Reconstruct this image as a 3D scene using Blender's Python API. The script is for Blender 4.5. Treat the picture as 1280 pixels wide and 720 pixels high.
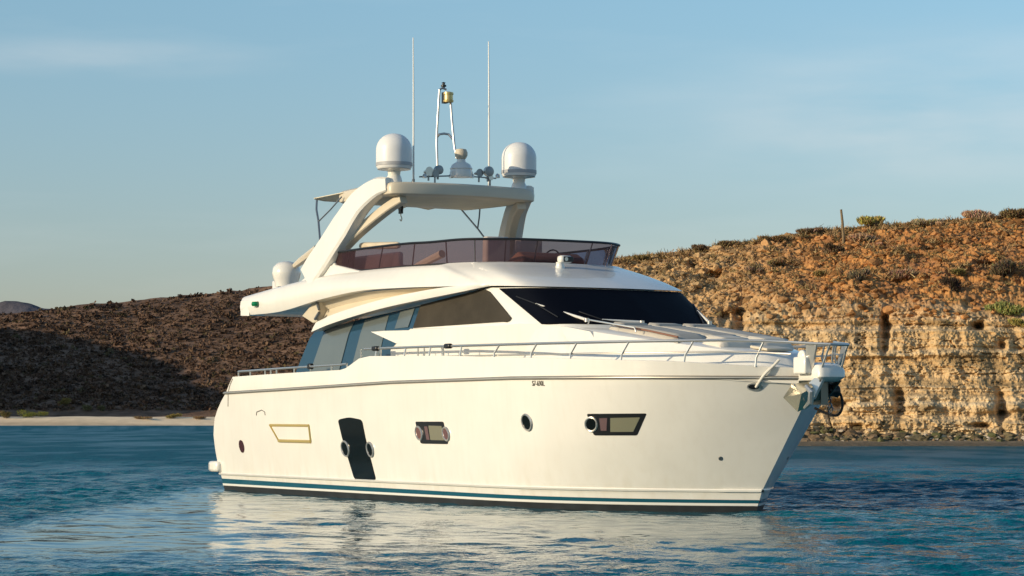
import bpy, bmesh, math, random
import numpy as np
from mathutils import Vector, Matrix
random.seed(4)
R = math.radians
for o in list(bpy.data.objects): bpy.data.objects.remove(o)
S = bpy.context.scene
COL = S.collection

# ------------------------------------------------------------------ camera
FPX, HOR, CAMH = 3087.4, 521.0, 1.73          # focal length in 1280-wide pixels, horizon row, eye height (m)
cam_d = bpy.data.cameras.new('camera'); cam = bpy.data.objects.new('camera', cam_d); COL.objects.link(cam)
cam_d.sensor_width = 36; cam_d.lens = FPX/1280*36
cam_d.shift_y = (HOR-360)/1280
cam.location = (0, 0, CAMH); cam.rotation_euler = (R(90), 0, 0)
cam_d.clip_start = 0.5; cam_d.clip_end = 30000
S.camera = cam

# ------------------------------------------------------------------ world, sun, exposure
SUN_A, SUN_E = 63, 14.5                          # degrees left of "behind the camera", elevation
sd = Vector((-math.sin(R(SUN_A))*math.cos(R(SUN_E)), -math.cos(R(SUN_A))*math.cos(R(SUN_E)), math.sin(R(SUN_E))))
W = bpy.data.worlds.new('World'); S.world = W; W.use_nodes = True
nt = W.node_tree; nt.nodes.clear()
def wn(t, **k):
    n = nt.nodes.new(t)
    for a, v in k.items(): setattr(n, a, v)
    return n
out = wn('ShaderNodeOutputWorld'); bg = wn('ShaderNodeBackground'); bg.inputs['Strength'].default_value = 0.152
sky = wn('ShaderNodeTexSky', sky_type='NISHITA', sun_disc=False)
sky.sun_elevation = R(SUN_E); sky.sun_rotation = math.atan2(sd.x, sd.y)
sky.air_density = 1.0; sky.dust_density = 0.6; sky.ozone_density = 2.0
tc = wn('ShaderNodeTexCoord'); sep = wn('ShaderNodeSeparateXYZ')
nt.links.new(tc.outputs['Generated'], sep.inputs[0])
rm = wn('ShaderNodeValToRGB')                  # colour balance of the sky by elevation
rm.color_ramp.elements[0].position = 0.0; rm.color_ramp.elements[0].color = (0.555, 0.50, 0.60, 1)
rm.color_ramp.elements[1].position = 0.17; rm.color_ramp.elements[1].color = (0.70, 0.80, 0.82, 1)
nt.links.new(sep.outputs['Z'], rm.inputs[0])
mul = wn('ShaderNodeMix', data_type='RGBA', blend_type='MULTIPLY'); mul.inputs[0].default_value = 1
nt.links.new(sky.outputs[0], mul.inputs[6]); nt.links.new(rm.outputs[0], mul.inputs[7])
# thin high cloud
mp = wn('ShaderNodeMapping'); mp.inputs['Scale'].default_value = (4, 4, 26); mp.inputs['Location'].default_value = (0.9, 0, 0.6)
nt.links.new(tc.outputs['Generated'], mp.inputs[0])
nz = wn('ShaderNodeTexNoise'); nz.inputs['Scale'].default_value = 1.0; nz.inputs['Detail'].default_value = 6; nz.inputs['Roughness'].default_value = 0.55
nt.links.new(mp.outputs[0], nz.inputs['Vector'])
cr = wn('ShaderNodeMapRange'); cr.inputs[1].default_value = 0.50; cr.inputs[2].default_value = 0.85; cr.inputs[3].default_value = 0; cr.inputs[4].default_value = 0.16
nt.links.new(nz.outputs['Fac'], cr.inputs[0])
cm = wn('ShaderNodeMix', data_type='RGBA'); cm.inputs[7].default_value = (4.6, 4.8, 4.7, 1)
nt.links.new(cr.outputs[0], cm.inputs[0]); nt.links.new(mul.outputs[2], cm.inputs[6])
def cloud(prev, cx, cz, sx, sz, amt):
    m1 = wn('ShaderNodeMapping'); m1.inputs['Scale'].default_value = (1/sx, 0, 1/sz); m1.inputs['Location'].default_value = (-cx/sx, 0, -cz/sz)
    nt.links.new(tc.outputs['Generated'], m1.inputs[0]); ln = wn('ShaderNodeVectorMath', operation='LENGTH'); nt.links.new(m1.outputs[0], ln.inputs[0])
    f = wn('ShaderNodeMapRange', interpolation_type='SMOOTHSTEP'); f.inputs[1].default_value = 1.6; f.inputs[2].default_value = 0; f.inputs[3].default_value = 0; f.inputs[4].default_value = amt
    nt.links.new(ln.outputs['Value'], f.inputs[0])
    n3 = wn('ShaderNodeTexNoise'); n3.inputs['Scale'].default_value = 1; n3.inputs['Detail'].default_value = 5; m3 = wn('ShaderNodeMapping'); m3.inputs['Scale'].default_value = (14, 14, 60)
    nt.links.new(tc.outputs['Generated'], m3.inputs[0]); nt.links.new(m3.outputs[0], n3.inputs['Vector'])
    r3 = wn('ShaderNodeMapRange'); r3.inputs[1].default_value = .3; r3.inputs[2].default_value = .65; nt.links.new(n3.outputs['Fac'], r3.inputs[0])
    ml = wn('ShaderNodeMath', operation='MULTIPLY'); nt.links.new(f.outputs[0], ml.inputs[0]); nt.links.new(r3.outputs[0], ml.inputs[1])
    mx = wn('ShaderNodeMix', data_type='RGBA'); mx.inputs[7].default_value = (4.3, 4.3, 4.25, 1); nt.links.new(ml.outputs[0], mx.inputs[0]); nt.links.new(prev, mx.inputs[6]); return mx.outputs[2]
c1_ = cloud(cm.outputs[2], .165, .118, .10, .030, .30); c2_ = cloud(c1_, -.165, .142, .06, .0065, .26)
nt.links.new(c2_, bg.inputs['Color']); nt.links.new(bg.outputs[0], out.inputs[0])

sl = bpy.data.lights.new('sun', 'SUN'); so = bpy.data.objects.new('sun', sl); COL.objects.link(so)
sl.energy = 3.25; sl.angle = R(0.5); sl.color = (1.0, 0.83, 0.57)
so.rotation_euler = (-sd).to_track_quat('-Z', 'Y').to_euler(); so.location = (-30, -20, 40)
S.view_settings.view_transform = 'Standard'; S.view_settings.look = 'None'
S.view_settings.exposure = 0.3; S.view_settings.gamma = 1.0; S.view_settings.use_curve_mapping = False

# ------------------------------------------------------------------ helpers
def mat(name, col, rough=0.5, metal=0.0, spec=0.5, coat=0.0, noise=None, bump=None, alpha=None):
    m = bpy.data.materials.new(name); m.use_nodes = True
    t = m.node_tree; b = t.nodes['Principled BSDF']
    b.inputs['Base Color'].default_value = (*col, 1); b.inputs['Roughness'].default_value = rough
    b.inputs['Metallic'].default_value = metal; b.inputs['Specular IOR Level'].default_value = spec
    b.inputs['Coat Weight'].default_value = coat; b.inputs['Coat Roughness'].default_value = 0.06
    g = t.nodes.new('ShaderNodeTexCoord')
    if noise:                                   # (scale, strength, detail)
        n = t.nodes.new('ShaderNodeTexNoise'); n.inputs['Scale'].default_value = noise[0]; n.inputs['Detail'].default_value = 5
        t.links.new(g.outputs['Object'], n.inputs['Vector'])
        r = t.nodes.new('ShaderNodeMapRange'); r.inputs[1].default_value = 0.3; r.inputs[2].default_value = 0.7
        r.inputs[3].default_value = 1-noise[1]; r.inputs[4].default_value = 1+noise[1]*0.3
        t.links.new(n.outputs['Fac'], r.inputs[0])
        mx = t.nodes.new('ShaderNodeMix'); mx.data_type = 'RGBA'; mx.blend_type = 'MULTIPLY'; mx.inputs[0].default_value = 1
        mx.inputs[6].default_value = (*col, 1); t.links.new(r.outputs[0], mx.inputs[7])
        t.links.new(mx.outputs[2], b.inputs['Base Color'])
    if bump:                                    # (scale, strength, distance)
        n2 = t.nodes.new('ShaderNodeTexNoise'); n2.inputs['Scale'].default_value = bump[0]; n2.inputs['Detail'].default_value = 4
        t.links.new(g.outputs['Object'], n2.inputs['Vector'])
        bb = t.nodes.new('ShaderNodeBump'); bb.inputs['Strength'].default_value = bump[1]; bb.inputs['Distance'].default_value = bump[2]
        t.links.new(n2.outputs['Fac'], bb.inputs['Height']); t.links.new(bb.outputs[0], b.inputs['Normal'])
    return m

def weather(m, amt=.10):
    """faint vertical run-off streaks and panel unevenness on painted moulding"""
    t = m.node_tree; b = t.nodes['Principled BSDF']; g = t.nodes.new('ShaderNodeTexCoord'); mp = t.nodes.new('ShaderNodeMapping'); mp.inputs['Scale'].default_value = (5, 5, .45)
    n = t.nodes.new('ShaderNodeTexNoise'); n.inputs['Scale'].default_value = 1.6; n.inputs['Detail'].default_value = 5
    t.links.new(g.outputs['Object'], mp.inputs[0]); t.links.new(mp.outputs[0], n.inputs['Vector'])
    r = t.nodes.new('ShaderNodeMapRange'); r.inputs[1].default_value = .48; r.inputs[2].default_value = .78; r.inputs[3].default_value = 0; r.inputs[4].default_value = amt
    t.links.new(n.outputs['Fac'], r.inputs[0]); src = b.inputs['Base Color'].links[0].from_socket
    mx = t.nodes.new('ShaderNodeMix'); mx.data_type = 'RGBA'; mx.inputs[7].default_value = (.50, .41, .27, 1)
    t.links.new(r.outputs[0], mx.inputs[0]); t.links.new(src, mx.inputs[6]); t.links.new(mx.outputs[2], b.inputs['Base Color'])
    n2 = t.nodes.new('ShaderNodeTexNoise'); n2.inputs['Scale'].default_value = .9; n2.inputs['Detail'].default_value = 2; t.links.new(g.outputs['Object'], n2.inputs['Vector'])
    bb = t.nodes.new('ShaderNodeBump'); bb.inputs['Strength'].default_value = .35; bb.inputs['Distance'].default_value = .02; t.links.new(n2.outputs['Fac'], bb.inputs['Height']); t.links.new(bb.outputs[0], b.inputs['Coat Normal'])
def obj(name, vf, m, parent=None, smooth=35, label=None, bevel=None, flat=False):
    """link (verts, faces[, matidx]) as ONE mesh object"""
    v, f = vf[0], vf[1]
    me = bpy.data.meshes.new(name)
    me.from_pydata([tuple(float(c) for c in p) for p in v], [], [tuple(int(i) for i in q) for q in f])
    ms = m if isinstance(m, (list, tuple)) else [m]
    for q in ms: me.materials.append(q)
    if len(vf) > 2: me.polygons.foreach_set('material_index', vf[2])
    bm = bmesh.new(); bm.from_mesh(me); bmesh.ops.remove_doubles(bm, verts=bm.verts, dist=1e-5)
    bmesh.ops.recalc_face_normals(bm, faces=bm.faces); bm.to_mesh(me); bm.free()
    if not flat:
        me.shade_smooth(); me.set_sharp_from_angle(angle=R(smooth))
    o = bpy.data.objects.new(name, me); COL.objects.link(o)
    if parent: o.parent = parent
    if label: o['label'] = label
    if bevel:
        md = o.modifiers.new('bevel', 'BEVEL'); md.width = bevel; md.segments = 2; md.limit_method = 'ANGLE'; md.angle_limit = R(40)
    return o
def thing(name, label, cat, loc=(0, 0, 0), rotz=0, group=None):
    o = bpy.data.objects.new(name, None); COL.objects.link(o); o.location = loc; o.rotation_euler = (0, 0, rotz)
    o.empty_display_size = 0.3
    tag(o, label, cat, group); return o
def tag(o, label=None, cat=None, group=None, kind=None):
    if label: o['label'] = label
    if cat: o['category'] = cat
    if group: o['group'] = group
    if kind: o['kind'] = kind
    return o
def join(*parts):
    V, F = [], []
    for p in parts:
        n = len(V); V += list(p[0]); F += [tuple(i+n for i in q) for q in p[1]]
    return V, F
def mirror(vf):
    return [(p[0], -p[1], p[2]) for p in vf[0]], [tuple(reversed(q)) for q in vf[1]]
def both(vf): return join(vf, mirror(vf))
def catmull(pts, k=6):
    P = [Vector(p) for p in pts]; n = len(P); o = []
    for i in range(n-1):
        p0 = P[i-1] if i > 0 else P[i]*2-P[i+1]; p1 = P[i]; p2 = P[i+1]; p3 = P[i+2] if i+2 < n else P[i+1]*2-P[i]
        for j in range(k):
            t = j/k
            o.append(0.5*((2*p1)+(p2-p0)*t+(2*p0-5*p1+4*p2-p3)*t*t+(-p0+3*p1-3*p2+p3)*t**3))
    o.append(P[-1]); return o
def grid(rows, closed=False):
    V = [p for r in rows for p in r]; n = len(rows[0]); F = []
    for i in range(len(rows)-1):
        for j in range(n if closed else n-1):
            a = i*n+j; b = i*n+(j+1) % n
            F.append((a, b, b+n, a+n))
    return V, F
def tube(pts, r, n=8, cap=True):
    P = [Vector(p) for p in pts]; rows = []; up = None
    rr = r if isinstance(r, (list, tuple)) else [r]*len(P)
    for i, p in enumerate(P):
        d = (P[min(i+1, len(P)-1)]-P[max(i-1, 0)]).normalized()
        if up is None: up = Vector((0, 0, 1)) if abs(d.z) < 0.9 else Vector((1, 0, 0))
        a = (up-d*up.dot(d)).normalized(); up = a; b = d.cross(a)
        rows.append([p+(a*math.cos(2*math.pi*k/n)+b*math.sin(2*math.pi*k/n))*rr[i] for k in range(n)])
    V, F = grid(rows, True)
    if cap: F += [tuple(reversed(range(n))), tuple(range(len(V)-n, len(V)))]
    return V, F
def box(c, s, rot=None):
    V = []
    for dx in (-.5, .5):
        for dy in (-.5, .5):
            for dz in (-.5, .5):
                p = Vector((dx*s[0], dy*s[1], dz*s[2]))
                if rot: p = rot @ p
                V.append(Vector(c)+p)
    return V, [(0, 1, 3, 2), (4, 6, 7, 5), (0, 4, 5, 1), (2, 3, 7, 6), (0, 2, 6, 4), (1, 5, 7, 3)]
def lathe(prof, c=(0, 0, 0), n=28, axis='z'):
    rows = []
    for r, z in prof:
        row = []
        for k in range(n):
            a = 2*math.pi*k/n; p = (r*math.cos(a), r*math.sin(a), z)
            if axis == 'y': p = (p[0], p[2], p[1])
            if axis == 'x': p = (p[2], p[0], p[1])
            row.append(Vector(c)+Vector(p))
        rows.append(row)
    V, F = grid(rows, True)
    if prof[0][0] > 1e-4: F.append(tuple(reversed(range(n))))
    if prof[-1][0] > 1e-4: F.append(tuple(range(len(V)-n, len(V))))
    return V, F
def prism(poly, off):
    """solid: polygon of 3D points extruded by vector off"""
    n = len(poly); V = [Vector(p) for p in poly]+[Vector(p)+Vector(off) for p in poly]
    F = [tuple(range(n)), tuple(reversed(range(n, 2*n)))]+[(i, i+n, (i+1) % n+n, (i+1) % n) for i in range(n)]
    return V, F
def shell(rows, off):
    """sheet given as rows, thickened by a vector function/const, closed"""
    A = [[Vector(p) for p in r] for r in rows]
    Bq = [[p+(off(p) if callable(off) else Vector(off)) for p in r] for r in A]
    V, F = grid(A); V2, F2 = grid(Bq); n = len(V); F = F+[tuple(reversed([i+n for i in q])) for q in F2]; V = V+V2
    nr, nc = len(A), len(A[0])
    rim = [(0, j) for j in range(nc)]+[(i, nc-1) for i in range(1, nr)]+[(nr-1, j) for j in range(nc-2, -1, -1)]+[(i, 0) for i in range(nr-2, 0, -1)]
    ids = [i*nc+j for i, j in rim]
    for a, b in zip(ids, ids[1:]+ids[:1]): F.append((a, a+n, b+n, b))
    return V, F

# numpy noise -----------------------------------------------------------
def _hash(i, j, k):
    h = (i.astype(np.int64)*374761393+j.astype(np.int64)*668265263+k.astype(np.int64)*2147483647+1013) & 0xffffffff
    h = ((h ^ (h >> 13))*1274126177) & 0xffffffff
    h = ((h ^ (h >> 16))*2246822519) & 0xffffffff
    return ((h ^ (h >> 15)) & 0xffffff)/float(0xffffff)
def vnoise(x, y, z):
    x, y, z = np.broadcast_arrays(x, y, z)
    i, j, k = np.floor(x), np.floor(y), np.floor(z); a, b, c = x-i, y-j, z-k
    a, b, c = (t*t*t*(t*(t*6-15)+10) for t in (a, b, c)); r = 0
    for p in (0, 1):
        for q in (0, 1):
            for s in (0, 1):
                r = r+_hash(i+p, j+q, k+s)*np.where(p, a, 1-a)*np.where(q, b, 1-b)*np.where(s, c, 1-c)
    return r*2-1
def fbm(x, y, z, oct=4, gain=0.5):
    r, a, t = 0, 1, 0
    for o in range(oct):
        r = r+a*vnoise(x*2**o+17*o, y*2**o-9*o, z*2**o+5*o); t += a; a *= gain
    return r/t
def worley(x, y, z):
    x, y, z = np.broadcast_arrays(x, y, z)
    i, j, k = np.floor(x), np.floor(y), np.floor(z); f1 = np.full(x.shape, 9.0); cid = np.zeros(x.shape)
    for p in (-1, 0, 1):
        for q in (-1, 0, 1):
            for s in (-1, 0, 1):
                I, J, K = i+p, j+q, k+s
                d = (I+_hash(I, J, K)-x)**2+(J+_hash(I+31, J, K)-y)**2+(K+_hash(I, J+57, K)-z)**2
                m = d < f1; f1 = np.where(m, d, f1); cid = np.where(m, _hash(I+7, J+3, K+1), cid)
    return np.sqrt(f1), cid
def npgrid(name, P, m, colors=None, smooth=True):
    """P: (rows, cols, 3) array -> mesh object"""
    r, c, _ = P.shape
    me = bpy.data.meshes.new(name)
    idx = np.arange(r*c).reshape(r, c)
    q = np.stack([idx[:-1, :-1], idx[:-1, 1:], idx[1:, 1:], idx[1:, :-1]], -1).reshape(-1, 4)
    me.vertices.add(r*c); me.vertices.foreach_set('co', P.reshape(-1).astype(np.float32))
    me.loops.add(q.size); me.loops.foreach_set('vertex_index', q.reshape(-1).astype(np.int32))
    me.polygons.add(len(q)); me.polygons.foreach_set('loop_start', np.arange(0, q.size, 4, dtype=np.int32))
    me.update(calc_edges=True)
    if smooth: me.shade_smooth()
    me.materials.append(m)
    if colors is not None:
        at = me.color_attributes.new('tint', 'FLOAT_COLOR', 'POINT')
        at.data.foreach_set('color', np.concatenate([colors.reshape(-1, 3), np.ones((r*c, 1))], 1).astype(np.float32).reshape(-1))
    o = bpy.data.objects.new(name, me); COL.objects.link(o); return o
def soup(name, P, nv, m, colors=None, flat=True):
    """P: (nfaces, nv, 3) polygon soup"""
    n = P.shape[0]
    me = bpy.data.meshes.new(name); me.vertices.add(n*nv); me.vertices.foreach_set('co', P.reshape(-1).astype(np.float32))
    me.loops.add(n*nv); me.loops.foreach_set('vertex_index', np.arange(n*nv, dtype=np.int32))
    me.polygons.add(n); me.polygons.foreach_set('loop_start', np.arange(0, n*nv, nv, dtype=np.int32)); me.update(calc_edges=True)
    me.materials.append(m)
    if colors is not None:
        at = me.color_attributes.new('tint', 'FLOAT_COLOR', 'POINT')
        cc = np.repeat(colors, nv, 0)
        at.data.foreach_set('color', np.concatenate([cc, np.ones((n*nv, 1))], 1).astype(np.float32).reshape(-1))
    o = bpy.data.objects.new(name, me); COL.objects.link(o); return o
def tinted(name, rough=0.95, spec=0.1, noise=(3.0, 0.3), bump=None, trans=0.0, sat=None):
    """material whose base colour is the per-vertex material tint (rock / leaf kind) times fine noise"""
    m = bpy.data.materials.new(name); m.use_nodes = True; t = m.node_tree; b = t.nodes['Principled BSDF']
    b.inputs['Roughness'].default_value = rough; b.inputs['Specular IOR Level'].default_value = spec
    a = t.nodes.new('ShaderNodeAttribute'); a.attribute_name = 'tint'
    g = t.nodes.new('ShaderNodeTexCoord'); n = t.nodes.new('ShaderNodeTexNoise'); n.inputs['Scale'].default_value = noise[0]; n.inputs['Detail'].default_value = 6
    t.links.new(g.outputs['Object'], n.inputs['Vector'])
    r = t.nodes.new('ShaderNodeMapRange'); r.inputs[1].default_value = 0.3; r.inputs[2].default_value = 0.7
    r.inputs[3].default_value = 1-noise[1]; r.inputs[4].default_value = 1+noise[1]
    t.links.new(n.outputs['Fac'], r.inputs[0])
    mx = t.nodes.new('ShaderNodeMix'); mx.data_type = 'RGBA'; mx.blend_type = 'MULTIPLY'; mx.inputs[0].default_value = 1
    t.links.new(a.outputs['Color'], mx.inputs[6]); t.links.new(r.outputs[0], mx.inputs[7]); t.links.new(mx.outputs[2], b.inputs['Base Color'])
    if bump:
        n2 = t.nodes.new('ShaderNodeTexNoise'); n2.inputs['Scale'].default_value = bump[0]; n2.inputs['Detail'].default_value = 5
        t.links.new(g.outputs['Object'], n2.inputs['Vector'])
        bb = t.nodes.new('ShaderNodeBump'); bb.inputs['Strength'].default_value = bump[1]; bb.inputs['Distance'].default_value = bump[2]
        t.links.new(n2.outputs['Fac'], bb.inputs['Height']); t.links.new(bb.outputs[0], b.inputs['Normal'])
    return m

X0_, Y0_ = -4.878, 59.338                     # the yacht's anchorage
def sstep(a, b, x):
    t = np.clip((x-a)/(b-a), 0, 1); return t*t*(3-2*t)
# ------------------------------------------------------------------ SEA
def make_sea():
    m = bpy.data.materials.new('sea_water'); m.use_nodes = True; t = m.node_tree; t.nodes.clear(); N = t.nodes.new
    o = N('ShaderNodeOutputMaterial'); pb = N('ShaderNodeBsdfPrincipled'); pb.inputs['Base Color'].default_value = (0.0, 0.098, 0.145, 1); ra = N('ShaderNodeAttribute'); ra.attribute_name = 'tint'; rs_ = N('ShaderNodeSeparateColor'); t.links.new(ra.outputs['Color'], rs_.inputs[0]); t.links.new(rs_.outputs[0], pb.inputs['Roughness'])
    pb.inputs['Roughness'].default_value = 0.22; t.links.new(rs_.outputs[1], pb.inputs['IOR']); pb.inputs['Specular Tint'].default_value = (.7, .9, 1, 1)
    g = N('ShaderNodeNewGeometry'); mp = N('ShaderNodeMapping'); mp.inputs['Scale'].default_value = (1.0, 0.8, 1)
    t.links.new(g.outputs['Position'], mp.inputs[0])
    n1 = N('ShaderNodeTexNoise'); n1.inputs['Scale'].default_value = 6.0; n1.inputs['Detail'].default_value = 3; n1.inputs['Roughness'].default_value = .55
    n2 = N('ShaderNodeTexNoise'); n2.inputs['Scale'].default_value = 0.9; n2.inputs['Detail'].default_value = 5; n2.inputs['Roughness'].default_value = .6
    t.links.new(mp.outputs[0], n1.inputs['Vector']); t.links.new(mp.outputs[0], n2.inputs['Vector'])
    b1 = N('ShaderNodeBump'); b1.inputs['Strength'].default_value = 0.6; b1.inputs['Distance'].default_value = 0.045
    b2 = N('ShaderNodeBump'); b2.inputs['Strength'].default_value = 0.8; b2.inputs['Distance'].default_value = 0.30
    t.links.new(n1.outputs['Fac'], b1.inputs['Height']); t.links.new(n2.outputs['Fac'], b2.inputs['Height'])
    for bq, v_ in ((b1, .6), (b2, .8)):
        mm = N('ShaderNodeMath'); mm.operation = 'MULTIPLY'; mm.inputs[1].default_value = v_; t.links.new(rs_.outputs[2], mm.inputs[0]); t.links.new(mm.outputs[0], bq.inputs['Strength'])
    t.links.new(b2.outputs[0], b1.inputs['Normal'])
    t.links.new(b1.outputs[0], pb.inputs['Normal'])
    t.links.new(pb.outputs[0], o.inputs[0])
    y = np.concatenate([[-400, -100, -30, 0, 10, 15], np.arange(18, 62, 0.085), 62+np.cumsum(0.085*1.014**np.arange(0, 270)), ])
    y = np.concatenate([y, y[-1]*1.25**np.arange(1, 22)])
    u = np.concatenate([-np.geomspace(40, .32, 14), np.linspace(-.29, .29, 640), np.geomspace(.32, 40, 14)])
    Yg = np.repeat(y[:, None], len(u), 1); Xg = u[None, :]*np.maximum(Yg, 18)
    dy = np.gradient(y)[:, None]*np.ones_like(Xg); dx = np.abs(np.gradient(u))[None, :]*np.maximum(Yg, 18); res = np.maximum(dy, dx*1.2)
    # lee of the anchored hull: calmer water on its near side
    yl = Y0_-1.3-(Xg-X0_+2)*1.19                # line of the hull's near side
    lee = sstep(25, 34, Yg)*sstep(4, 0, Yg-yl)*sstep(-8.3, -6.9, Xg)*sstep(5.0, 3.4, Xg); lee = lee*np.clip(1.05+.7*fbm(Xg*.35, Yg*.16, 0*Xg+5, 3), 0, 1)
    far = sstep(40, 110, Yg); slick = np.clip(1.6*fbm(Xg*.03, Yg*.045, 0*Xg+21, 3)-.35, 0, 1)*sstep(45, 60, Yg)
    RG = .055+.30*far-.12*slick*far; RG = RG*(1-lee)+.05*lee; RG = np.clip(RG, .05, .5)
    gust = fbm(Xg*.16, Yg*.045, 0*Xg+51, 4); gust2 = fbm(Xg*.5, Yg*.16, 0*Xg+61, 3)
    IO = np.clip(1.07+.05*slick*far+(.16*gust+.16*gust2)*(.22+.78*far)*(1-lee)+.31*lee, 1.03, 1.40)
    rs = np.random.RandomState(7); Z = np.zeros_like(Xg)
    wx = fbm(Xg*.22, Yg*.22, 0*Xg+3.3, 3)*0.9; wy = fbm(Xg*.22, Yg*.22, 0*Xg+9.1, 3)*0.9
    calm = np.clip(0.85+0.75*fbm(Xg*.05, Yg*.035, 0*Xg+1.7, 3), 0.45, 1.3)*(1-.60*lee)
    for i in range(72):
        lam = math.exp(rs.uniform(math.log(.22), math.log(4.0))); a = rs.normal(-math.pi/2-0.25, 0.62); k = 2*math.pi/lam
        s = 0.058 if lam < .8 else 0.058*(.8/lam)**0.95
        amp = s/k*np.clip((lam/res-2.5)/3.0, 0, 1)
        ph = k*((Xg+wx)*math.cos(a)+(Yg+wy)*math.sin(a))+rs.uniform(0, 6.28)
        Z += amp*calm*(np.sin(ph)+0.22*np.cos(2*ph))
    o = npgrid('sea', np.stack([Xg, Yg, Z], -1), m, np.stack([RG, IO, 1-.93*lee], -1)); tag(o, kind='structure'); return o
make_sea()
SB = mat('sand_floor', (.12, .13, .10), .9)
o = obj('seabed', ([(-2500, -400, -9), (2500, -400, -9), (2500, 6000, -9), (-2500, 6000, -9)], [(0, 1, 2, 3)]), SB); tag(o, kind='structure')

def px_interp(px, tab):
    a = np.array(tab, float); return np.interp(px, a[:, 0], a[:, 1])
def lerp3(a, b, t): return np.array(a)[None, :]*(1-t[..., None]).reshape(-1, 1)+np.array(b)[None, :]*t.reshape(-1, 1)
def mixc(ca, cb, t): return np.array(ca)*(1-t[..., None])+np.array(cb)*t[..., None]
def sstep(a, b, x):
    t = np.clip((x-a)/(b-a), 0, 1); return t*t*(3-2*t)

# ------------------------------------------------------------------ RIGHT: eroded cliff
ROCK = tinted('cliff_rock', noise=(2.2, 0.28), bump=(3.5, 0.7, 0.12))
SKY_R = [(330, 540), (390, 528), (430, 470), (500, 395), (600, 352), (700, 331), (775, 323), (860, 313), (930, 301), (1000, 292), (1050, 285), (1100, 281), (1150, 278), (1215, 272), (1280, 266), (1400, 262), (1600, 270), (1900, 300)]
def crest_z(px, Y): return (HOR-px_interp(px, SKY_R))*Y/FPX+CAMH
YB, YF, YT, YC = 146.0, 150.0, 157.0, 186.0
PITS = [(926, 398, 9, 22, 2.2), (1107, 412, 5, 26, 2.0), (1223, 407, 7, 5, 1.6), (905, 398, 6, 9, 1.2), (890, 345, 13, 6, 1.3), (868, 330, 8, 8, 1.2),
        (1048, 505, 12, 5, 1.5), (1126, 500, 7, 20, 1.4), (1075, 534, 12, 4, 1.3), (1225, 532, 16, 4, 1.5), (1252, 512, 5, 16, 1.6), (1252, 430, 7, 7, 1.2),
        (1240, 330, 16, 5, 1.3)]
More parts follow.
